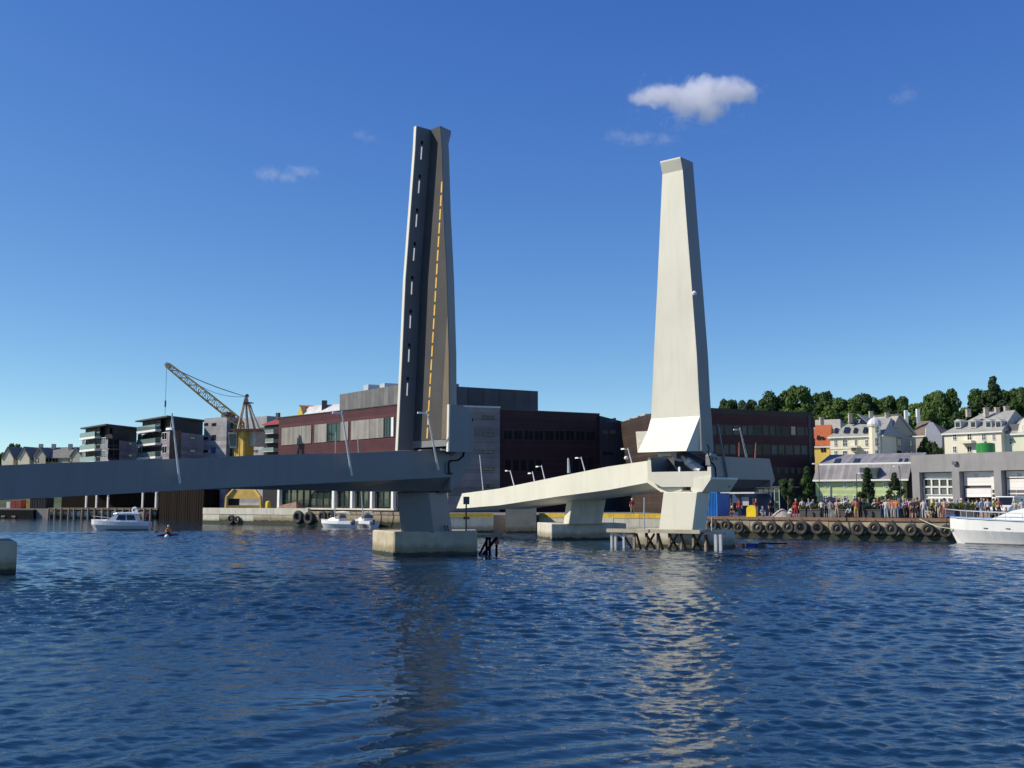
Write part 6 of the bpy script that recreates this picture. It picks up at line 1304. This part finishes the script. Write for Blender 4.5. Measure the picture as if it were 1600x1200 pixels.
def pose_skel(kind):
    """joints (x right, y forward = towards -Y, z up) and bones with a region tag"""
    J = dict(pel=(0,0,.95), chest=(0,.01,1.24), neck=(0,0,1.47), head=(0,-.02,1.56), crown=(0,-.01,1.68), ls=(-.17,0,1.41), rs=(.17,0,1.41), le=(-.24,.03,1.14), re=(.24,.03,1.14), lw=(-.25,-.06,.92), rw=(.25,-.06,.92), lh=(-.25,-.09,.83), rh=(.25,-.09,.83),
             lhip=(-.09,0,.90), rhip=(.09,0,.90), lk=(-.11,-.02,.50), rk=(.11,-.02,.50), la=(-.11,.03,.09), ra=(.11,.03,.09), lt=(-.12,-.12,.04), rt=(.12,-.12,.04))
    if kind == 'walk': J.update(lk=(-.10,-.12,.50), la=(-.10,-.2,.09), lt=(-.1,-.36,.05), rk=(.10,.06,.5), ra=(.10,.24,.13), rt=(.1,.12,.04), le=(-.25,.1,1.15), lw=(-.24,.12,.93), lh=(-.24,.1,.84), re=(.25,-.08,1.15), rw=(.22,-.24,.98), rh=(.21,-.32,.93))
    if kind == 'arms': J.update(le=(-.25,-.05,1.15), lw=(-.12,-.24,1.22), lh=(-.04,-.27,1.24), re=(.25,-.05,1.15), rw=(.12,-.25,1.27), rh=(.05,-.29,1.32))
    if kind == 'hip': J.update(re=(.36,.05,1.16), rw=(.2,-.02,1.0), rh=(.14,-.06,.98), lk=(-.13,-.03,.5), la=(-.16,.03,.09), lt=(-.19,-.11,.04))
    if kind == 'point': J.update(le=(-.42,-.08,1.38), lw=(-.66,-.14,1.38), lh=(-.76,-.16,1.39))
    if kind == 'bend': J.update(chest=(0,-.2,1.12), neck=(0,-.4,1.23), head=(0,-.47,1.28), crown=(0,-.54,1.36), ls=(-.17,-.34,1.2), rs=(.17,-.34,1.2), le=(-.22,-.4,.94), re=(.22,-.4,.94), lw=(-.15,-.45,.72), rw=(.15,-.45,.72), lh=(-.14,-.46,.64), rh=(.14,-.46,.64))
    if kind == 'sit':
        d = -.78; J.update(pel=(0,.1,.2), chest=(0,.1,.5), neck=(0,.06,.73), head=(0,.03,.82), crown=(0,.04,.94), ls=(-.17,.08,.67), rs=(.17,.08,.67), le=(-.25,.0,.42), re=(.25,.0,.42), lw=(-.2,-.2,.4), rw=(.2,-.2,.4), lh=(-.18,-.28,.38), rh=(.18,-.28,.38), lhip=(-.09,.06,.17), rhip=(.09,.06,.17), lk=(-.13,-.3,.42), rk=(.13,-.3,.42), la=(-.13,-.38,.08), ra=(.13,-.38,.08), lt=(-.14,-.52,.05), rt=(.14,-.52,.05))
    if kind == 'crouch': J.update(pel=(0,.12,.42), chest=(0,-.06,.66), neck=(0,-.2,.84), head=(0,-.26,.91), crown=(0,-.3,1.02), ls=(-.17,-.16,.8), rs=(.17,-.16,.8), le=(-.24,-.3,.6), re=(.24,-.3,.6), lw=(-.16,-.42,.48), rw=(.16,-.42,.48), lh=(-.13,-.48,.44), rh=(.13,-.48,.44), lhip=(-.09,.08,.38), rhip=(.09,.08,.38), lk=(-.16,-.26,.46), rk=(.16,-.26,.46), la=(-.14,-.04,.09), ra=(.14,-.04,.09), lt=(-.16,-.2,.04), rt=(.16,-.2,.04))
    B = [('pel','chest','top'),('chest','neck','top'),('neck','head','skin'),('head','crown','skin'),('chest','ls','top'),('chest','rs','top'),('ls','le','top'),('rs','re','top'),('le','lw','skin'),('re','rw','skin'),('lw','lh','skin'),('rw','rh','skin'),('pel','lhip','leg'),('pel','rhip','leg'),('lhip','lk','leg'),('rhip','rk','leg'),('lk','la','shin'),('rk','ra','shin'),('la','lt','shoe'),('ra','rt','shoe')]
    return J, B
RAD = dict(pel=.145, chest=.15, neck=.058, head=.092, crown=.075, ls=.07, rs=.07, le=.046, re=.046, lw=.034, rw=.034, lh=.04, rh=.04, lhip=.10, rhip=.10, lk=.062, rk=.062, la=.045, ra=.045, lt=.04, rt=.04)
BODY = {}
def body_mesh(kind):
    J, B = pose_skel(kind); names = list(J); me = bpy.data.meshes.new('sk'); me.from_pydata([J[n] for n in names], [(names.index(a), names.index(b)) for a,b,_ in B], [])
    o = bpy.data.objects.new('sk', me); COL.objects.link(o); m = o.modifiers.new('s','SKIN'); m.use_smooth_shade = True; s = o.modifiers.new('u','SUBSURF'); s.levels = 1
    if not me.skin_vertices:
        bm = bmesh.new(); bm.from_mesh(me); bm.verts.layers.skin.verify(); bm.to_mesh(me); bm.free()
    for i, n in enumerate(names):
        d = me.skin_vertices[0].data[i]; r = RAD[n]; d.radius = (r, r*.72) if n in ('pel','chest') else (r, r); d.use_root = (n == 'pel')
    bpy.context.view_layer.update(); dg = bpy.context.evaluated_depsgraph_get(); out = bpy.data.meshes.new_from_object(o.evaluated_get(dg)); bpy.data.objects.remove(o); bpy.data.meshes.remove(me)
    segs = [(Vector(J[a]), Vector(J[b]), t) for a,b,t in B]; tags = []
    for p in out.polygons:
        c = p.center; best = None
        for a, b, t in segs:
            ab = b-a; k = max(0,min(1,(c-a).dot(ab)/ab.dot(ab))); d = (c-(a+ab*k)).length
            if best is None or d < best[0]: best = (d, t)
        tags.append(best[1])
    out.polygons.foreach_set('use_smooth', [True]*len(out.polygons))
    return out, tags, Vector(J['crown']), Vector(J['head'])
for k in ('stand','walk','arms','hip','point','bend','sit','crouch'): BODY[k] = body_mesh(k)
HAIRM = MB().lathe((0,0,0), [(.088,-.055),(.104,-.02),(.106,.03),(.085,.075),(.045,.1),(0,.108)], 12)
def person(label, loc, facing, kind, top, leg, skin=0, hair=0, scale=1.0, shorts=False, longs=False, barelegs=False, group='people on the quay'):
    """facing: degrees, 0 looks at the camera"""
    src, tags, cr, hd = BODY[kind]; me = src.copy(); me.name = 'person'; me.materials.clear()
    for m in (SKINS[skin], CL[top] if top else SKINS[skin], CL[leg], CL['black']): me.materials.append(m)
    idx = dict(skin=0, top=1, leg=2, shoe=3); ix = []
    for t in tags:
        if t == 'shin': t = 'skin' if shorts or barelegs else 'leg'
        if t == 'leg' and barelegs: t = 'top'
        ix.append(idx[t])
    me.polygons.foreach_set('material_index', ix)
    o = bpy.data.objects.new('person', me); COL.objects.link(o); o.location = loc; o.rotation_euler = (0,0,R(facing)); o.scale = (scale,)*3; tag(o, label, 'person', group); OFF[o.name] = Vector(loc)
    hm = bpy.data.meshes.get('hairmesh%d' % hair)
    if hm is None: hm = bpy.data.meshes.new('hairmesh%d' % hair); hm.from_pydata(HAIRM.v, [], HAIRM.f); hm.materials.append(HAIRS[hair]); hm.polygons.foreach_set('use_smooth',[True]*len(hm.polygons))
    h = bpy.data.objects.new('hair' if hair < 3 else 'cap', hm); COL.objects.link(h); h.parent = o; h.location = cr+Vector((0,.015,-.03)); ax = (cr-hd).normalized(); h.rotation_euler = ax.to_track_quat('Z','Y').to_euler()
    return o
PEOPLE = [ # column, metres behind the edge, pose, facing, top, legs, hair, extras, label
 (1181.5,.6,'stand',40,'red','white',1,{},'person in red top and white trousers beside the yellow bollard'),
 (1204.5,.5,'hip',20,'black','black',0,dict(shorts=True),'person in black shorts and top with bare legs near the grey heap'),
 (1233.5,.9,'crouch',60,'white','white',0,dict(shorts=True),'crouching person in white left of the red coat'),
 (1244,.8,'stand',-20,'red','red',2,{},'person all in red standing at the quay edge'),
 (1259.5,.6,'bend',70,'grey','black',2,{},'person in grey hooded jacket bending forward'),
 (1271,3.4,'stand',20,'grey','dark',2,{},'person in grey standing behind the leftmost planter'),
 (1284,1.2,'stand',-15,'white','dark',0,{},'person in white shirt and dark trousers, left of the parasol pole'),
 (1291.5,1.5,'arms',10,'grey','dark',2,{},'person in grey shirt with hands up under the navy parasol'),
 (1297.5,1.1,'stand',150,'grey','grey',0,{},'person in grey seen from behind under the navy parasol'),
 (1308,1.3,'arms',-30,'pink','beige',1,{},'person in pale pink shirt and beige trousers right of the parasol'),
 (1316,3.6,'stand',0,'white','navy',2,{},'person in white behind the planter right of the parasol'),
 (1322,3.4,'stand',20,'white','navy',0,{},'second person in white behind the planter, further right'),
 (1329,.9,'crouch',-60,'lightblue','dark',0,{},'crouching person in light blue at the second planter'),
 (1331,1.6,'bend',30,'dark','dark',0,{},'person in dark clothes leaning over the second planter'),
 (1338,.7,'hip',160,'coral','yellow',0,dict(shorts=True),'person in coral shirt and yellow shorts at the quay edge'),
 (1343.5,1.4,'point',-10,'dark','dark',1,{},'person in dark clothes with an arm out, right of the coral shirt'),
 (1367,3.4,'stand',0,'white','dark',2,{},'person in white behind the planter with round bushes'),
 (1378,1.5,'arms',20,'navy','navy',0,{},'person in navy with hands raised right of the round bushes'),
 (1384.5,1.2,'stand',170,'white','lightblue',1,{},'person in white shirt and pale jeans left of the striped group'),
 (1389.5,1.7,'hip',0,'pink','grey',1,{},'person in pink top with a hand on the hip'),
 (1395,1.2,'stand',-30,'coral','beige',0,{},'person in coral red shirt and beige trousers left of the orange shirt'),
 (1401,1.0,'stand',160,'orange','blue',0,{},'person in orange shirt and blue jeans left of the white banner'),
 (1408,1.3,'walk',-60,'lightblue','dark',0,{},'person in light blue shirt walking beside the white banner'),
 (1416,2.0,'arms',0,'purple','dark',1,{},'person in purple with hands raised, right of the white banner'),
 (1423.5,1.3,'stand',30,'pink','brown',0,dict(shorts=True),'person in pink with bare shins behind the thirteenth tyre'),
 (1428.5,.9,'hip',-20,'dark','dark',1,dict(shorts=True),'person in dark top and shorts at the quay edge'),
 (1434,1.6,'arms',10,'brown','dark',0,{},'person in brown taking a photo'),
 (1443.5,.7,'stand',180,'white','lightblue',0,{},'person in white shirt and light jeans seen from behind'),
 (1450,.6,'sit',-40,'beige','beige',1,{},'person sitting on the quay edge right of the light jeans'),
 (1453,1.4,'crouch',20,'black','black',0,{},'crouching person in black near the boat bow'),
 (1458.5,3.0,'stand',20,'yellow','green',1,{},'person in pale yellow behind the boat railing'),
 (1468,2.6,'bend',-50,'cream','cream',2,{},'person in cream leaning over behind the boat bow'),
 (1476,2.4,'hip',-20,'pink','coral',0,dict(shorts=True),'person in pink and coral standing at the boat bow'),
 (1503,6.5,'stand',10,'yellow','dark',3,{},'person in yellow with a white cap behind the hedge'),
 (1514,7.0,'point',0,'grey','dark',0,{},'person in grey with an outstretched arm at the open garage door'),
 (1520.5,6.5,'stand',20,'hivis','dark',0,{},'person in a yellow vest at the open garage door'),
 (1534.5,2.6,'stand',30,'lightblue','lightblue',1,dict(barelegs=True),'person in a pale blue dress behind the boat'),
 (1538.5,3.6,'stand',0,'pink','pink',2,{},'person in pink behind the pale blue dress'),
 (1544,2.3,'hip',-10,'white','dark',0,dict(shorts=True),'person in white top and dark shorts behind the boat'),
 (1553.5,2.8,'walk',60,'hivis','dark',0,{},'person in a yellow vest walking left of the van'),
 (1573,2.2,'sit',30,'brown','dark',1,{},'person in brown sitting behind the boat cabin'),
 (1597,2.6,'stand',0,'white','white',0,{},'person in white at the right picture edge'),
 (1141,2.2,'crouch',30,'dark','brown',3,{},'person in dark clothes with a white cap beside the blue container'),
 (1155.5,2.4,'stand',-20,'red','navy',0,{},'person in dark red in front of the workshop shed'),
 (1192,3.2,'sit',0,'grey','grey',2,{},'person in grey sitting in front of the glass pavilion')]
EXTRA = [(1254,4.6,'stand','white','dark','behind the leftmost planter, first of two'),(1264,5.0,'arms','lightblue','navy','behind the leftmost planter, second of two'),(1288,3.6,'stand','cream','beige','at the back under the parasol, left'),(1303,3.8,'stand','white','grey','at the back under the parasol, right'),(1312,4.6,'hip','coral','dark','at the back right of the parasol'),(1326,4.4,'stand','pink','navy','behind the second planter, left'),(1334,4.8,'arms','white','grey','behind the second planter, right'),(1348,3.8,'stand','navy','dark','behind the round bushes, left'),(1357,4.2,'hip','grey','dark','behind the round bushes, middle'),(1372,4.0,'stand','red','navy','behind the round bushes, right'),(1381,3.2,'stand','cream','grey','in the second row left of the banner, first'),(1387,3.6,'arms','white','dark','in the second row left of the banner, second'),(1392,3.0,'stand','blue','dark','in the second row left of the banner, third'),(1398,3.4,'stand','white','beige','in the second row left of the banner, fourth'),(1412,3.6,'stand','coral','navy','in the second row right of the banner, first'),(1419,4.2,'hip','white','dark','in the second row right of the banner, second'),(1426,3.8,'stand','grey','dark','in the second row right of the banner, third'),(1438,4.0,'arms','pink','grey','in the second row behind the light jeans, left'),(1447,4.2,'stand','blue','dark','in the second row behind the light jeans, right'),(1463,4.8,'stand','white','navy','behind the hedge planter, first from the left'),(1484,5.2,'hip','cream','dark','behind the hedge planter, second from the left'),(1496,5.4,'stand','grey','dark','behind the hedge planter, third from the left'),(1527,5.0,'stand','white','dark','left of the pale blue dress, further back'),(1561,4.2,'stand','coral','dark','beside the van bonnet'),(1586,3.6,'arms','cream','grey','right of the van, behind the boat')]
for px, back, kind, tp, lg, wh in EXTRA: PEOPLE.append((px, back, kind, (px*37) % 60-30, tp, lg, px % 3, {}, 'person in %s top %s' % (tp, wh)))
rnd = random.Random(6)
for px, back, kind, fc, tp, lg, hr, ex, lb in PEOPLE:
    person(lb, onquay(px, back), fc+rnd.uniform(-12,12), kind, tp, lg, rnd.choice((0,0,1)), hr, rnd.uniform(.96,1.07), **ex)
p = FQ2.pt(988, 808, -1.0); person('person in red top and white cap on the yellow kerbed quay', sz(p,QZ+.02), 10, 'stand', 'red', 'beige', 0, 3, 1.05, group=None)
# kayaker
kp = sz(XY(264.5,110),0); kay = thing('kayak', 'dark red kayak with paddle on open water left of the near pier', 'kayak', kp)
obj('hull', MB().loft([[kp+Vector((x*.25,x*.97,0))+Vector((w*.97,-w*.25,0))*math.cos(t)+Vector((0,0,.12+h*math.sin(t))) for t in [k*math.pi/5 for k in range(10)]] for x,w,h in ((-2.0,.03,.03),(-1.2,.24,.16),(0,.32,.2),(1.2,.24,.16),(2.0,.03,.03))]), mat('kayak red', (.12,.02,.015), .4, .1, 1), kay, True)
obj('paddle', MB().tube(kp+Vector((-1.05,-.2,.45)), kp+Vector((1.05,-.2,.5)), .02,.02,6).box(kp+Vector((-1.1,-.2,.44)),(.36,.03,.14)).box(kp+Vector((1.1,-.2,.51)),(.36,.03,.14)), DSTEEL, kay)
person('person in an orange vest and white cap paddling the kayak', kp+Vector((0,0,.1)), 20, 'sit', 'orange', 'dark', 0, 3, 1.0, group=None)
one('marker_buoy', MB().lathe(sz(XY(262.5,106.5),0), [(0,-.15),(.16,-.1),(.22,.05),(.18,.2),(.06,.28),(0,.3)], 12), WHITE, 'small white buoy floating in front of the kayak', 'buoy', smooth=True)

# ================================================================== clouds: real volumes high above the town
def cloud(label, px, py, dist, puffs, dens, ero=1.05, thr=.30, nsc=.085):
    """puffs: (dx, dy, rx, ry) in photo pixels about the cloud's centre"""
    c = at(px, py, dist); k = dist/FPX; m = bpy.data.materials.new('cloud vapour'); m.use_nodes = True; nt = m.node_tree; nt.nodes.clear(); L = nt.links.new
    out = nt.nodes.new('ShaderNodeOutputMaterial'); vol = nt.nodes.new('ShaderNodeVolumePrincipled'); L(vol.outputs[0], out.inputs['Volume']); vol.inputs['Color'].default_value = (.98,.98,1,1); vol.inputs['Anisotropy'].default_value = .25
    g = nt.nodes.new('ShaderNodeNewGeometry'); top = None
    for dx, dy, rx, ry in puffs:
        mp = nt.nodes.new('ShaderNodeMapping'); mp.vector_type = 'TEXTURE'; q = c+Vector((dx*k, 0, dy*-k)); mp.inputs['Location'].default_value = q; mp.inputs['Scale'].default_value = (rx*k, rx*k*.8, ry*k); L(g.outputs['Position'], mp.inputs[0])
        gr = nt.nodes.new('ShaderNodeTexGradient'); gr.gradient_type = 'SPHERICAL'; L(mp.outputs[0], gr.inputs[0])
        if top is None: top = gr.outputs['Fac']
        else:
            x = nt.nodes.new('ShaderNodeMath'); x.operation = 'SMOOTH_MAX'; x.inputs[2].default_value = .25; L(top, x.inputs[0]); L(gr.outputs['Fac'], x.inputs[1]); top = x.outputs[0]
    n = nt.nodes.new('ShaderNodeTexNoise'); n.inputs['Scale'].default_value = nsc; n.inputs['Detail'].default_value = 7; n.inputs['Roughness'].default_value = .62; n.inputs['Distortion'].default_value = .6; L(g.outputs['Position'], n.inputs['Vector'])
    a = nt.nodes.new('ShaderNodeMath'); a.operation = 'MULTIPLY_ADD'; a.inputs[1].default_value = ero; a.inputs[2].default_value = -ero*.5-thr; L(n.outputs[0], a.inputs[0])
    b = nt.nodes.new('ShaderNodeMath'); L(top, b.inputs[0]); L(a.outputs[0], b.inputs[1])
    r = nt.nodes.new('ShaderNodeMapRange'); r.inputs[1].default_value = 0; r.inputs[2].default_value = .35; r.inputs[3].default_value = 0; r.inputs[4].default_value = dens; L(b.outputs[0], r.inputs[0]); L(r.outputs[0], vol.inputs['Density'])
    x0 = min(p[0]-p[2] for p in puffs); x1 = max(p[0]+p[2] for p in puffs); y0 = min(p[1]-p[3] for p in puffs); y1 = max(p[1]+p[3] for p in puffs); dep = max(p[2] for p in puffs)*.8*k
    mb = MB(); mb.box(c+Vector(((x0+x1)/2*k, 0, -(y0+y1)/2*k)), ((x1-x0)*k, 2*dep, (y1-y0)*k)); o = obj('cloud', mb, m); tag(o, label, 'cloud', 'clouds'); return o
cloud('bright white fair weather cloud above the cream leaf', 1090, 152, 900, [(8,-4,66,44),(-18,8,56,40),(50,-10,56,36),(-62,-4,58,26),(18,24,42,28),(72,-6,42,26),(-92,2,32,15)], .085, 1.25, .30, .10)
cloud('thin cloud wisp just above the cream leaf tip', 1000, 212, 900, [(-40,0,32,18),(-5,5,62,12),(40,6,36,17),(66,-16,22,16)], .013, 2.0, .42, .16)
cloud('small faint cloud wisp left of the dark leaf', 428, 272, 900, [(-8,0,40,18),(44,-4,46,13),(20,6,32,14)], .017, 2.0, .40, .15)
cloud('tiny faint cloud wisp beside the dark leaf tip', 566, 213, 900, [(-4,-2,26,15),(12,4,24,12)], .010, 2.0, .40, .17)
cloud('faint cloud wisp at the upper right', 1420, 148, 900, [(0,0,26,28),(-14,6,30,16)], .009, 2.0, .40, .15)
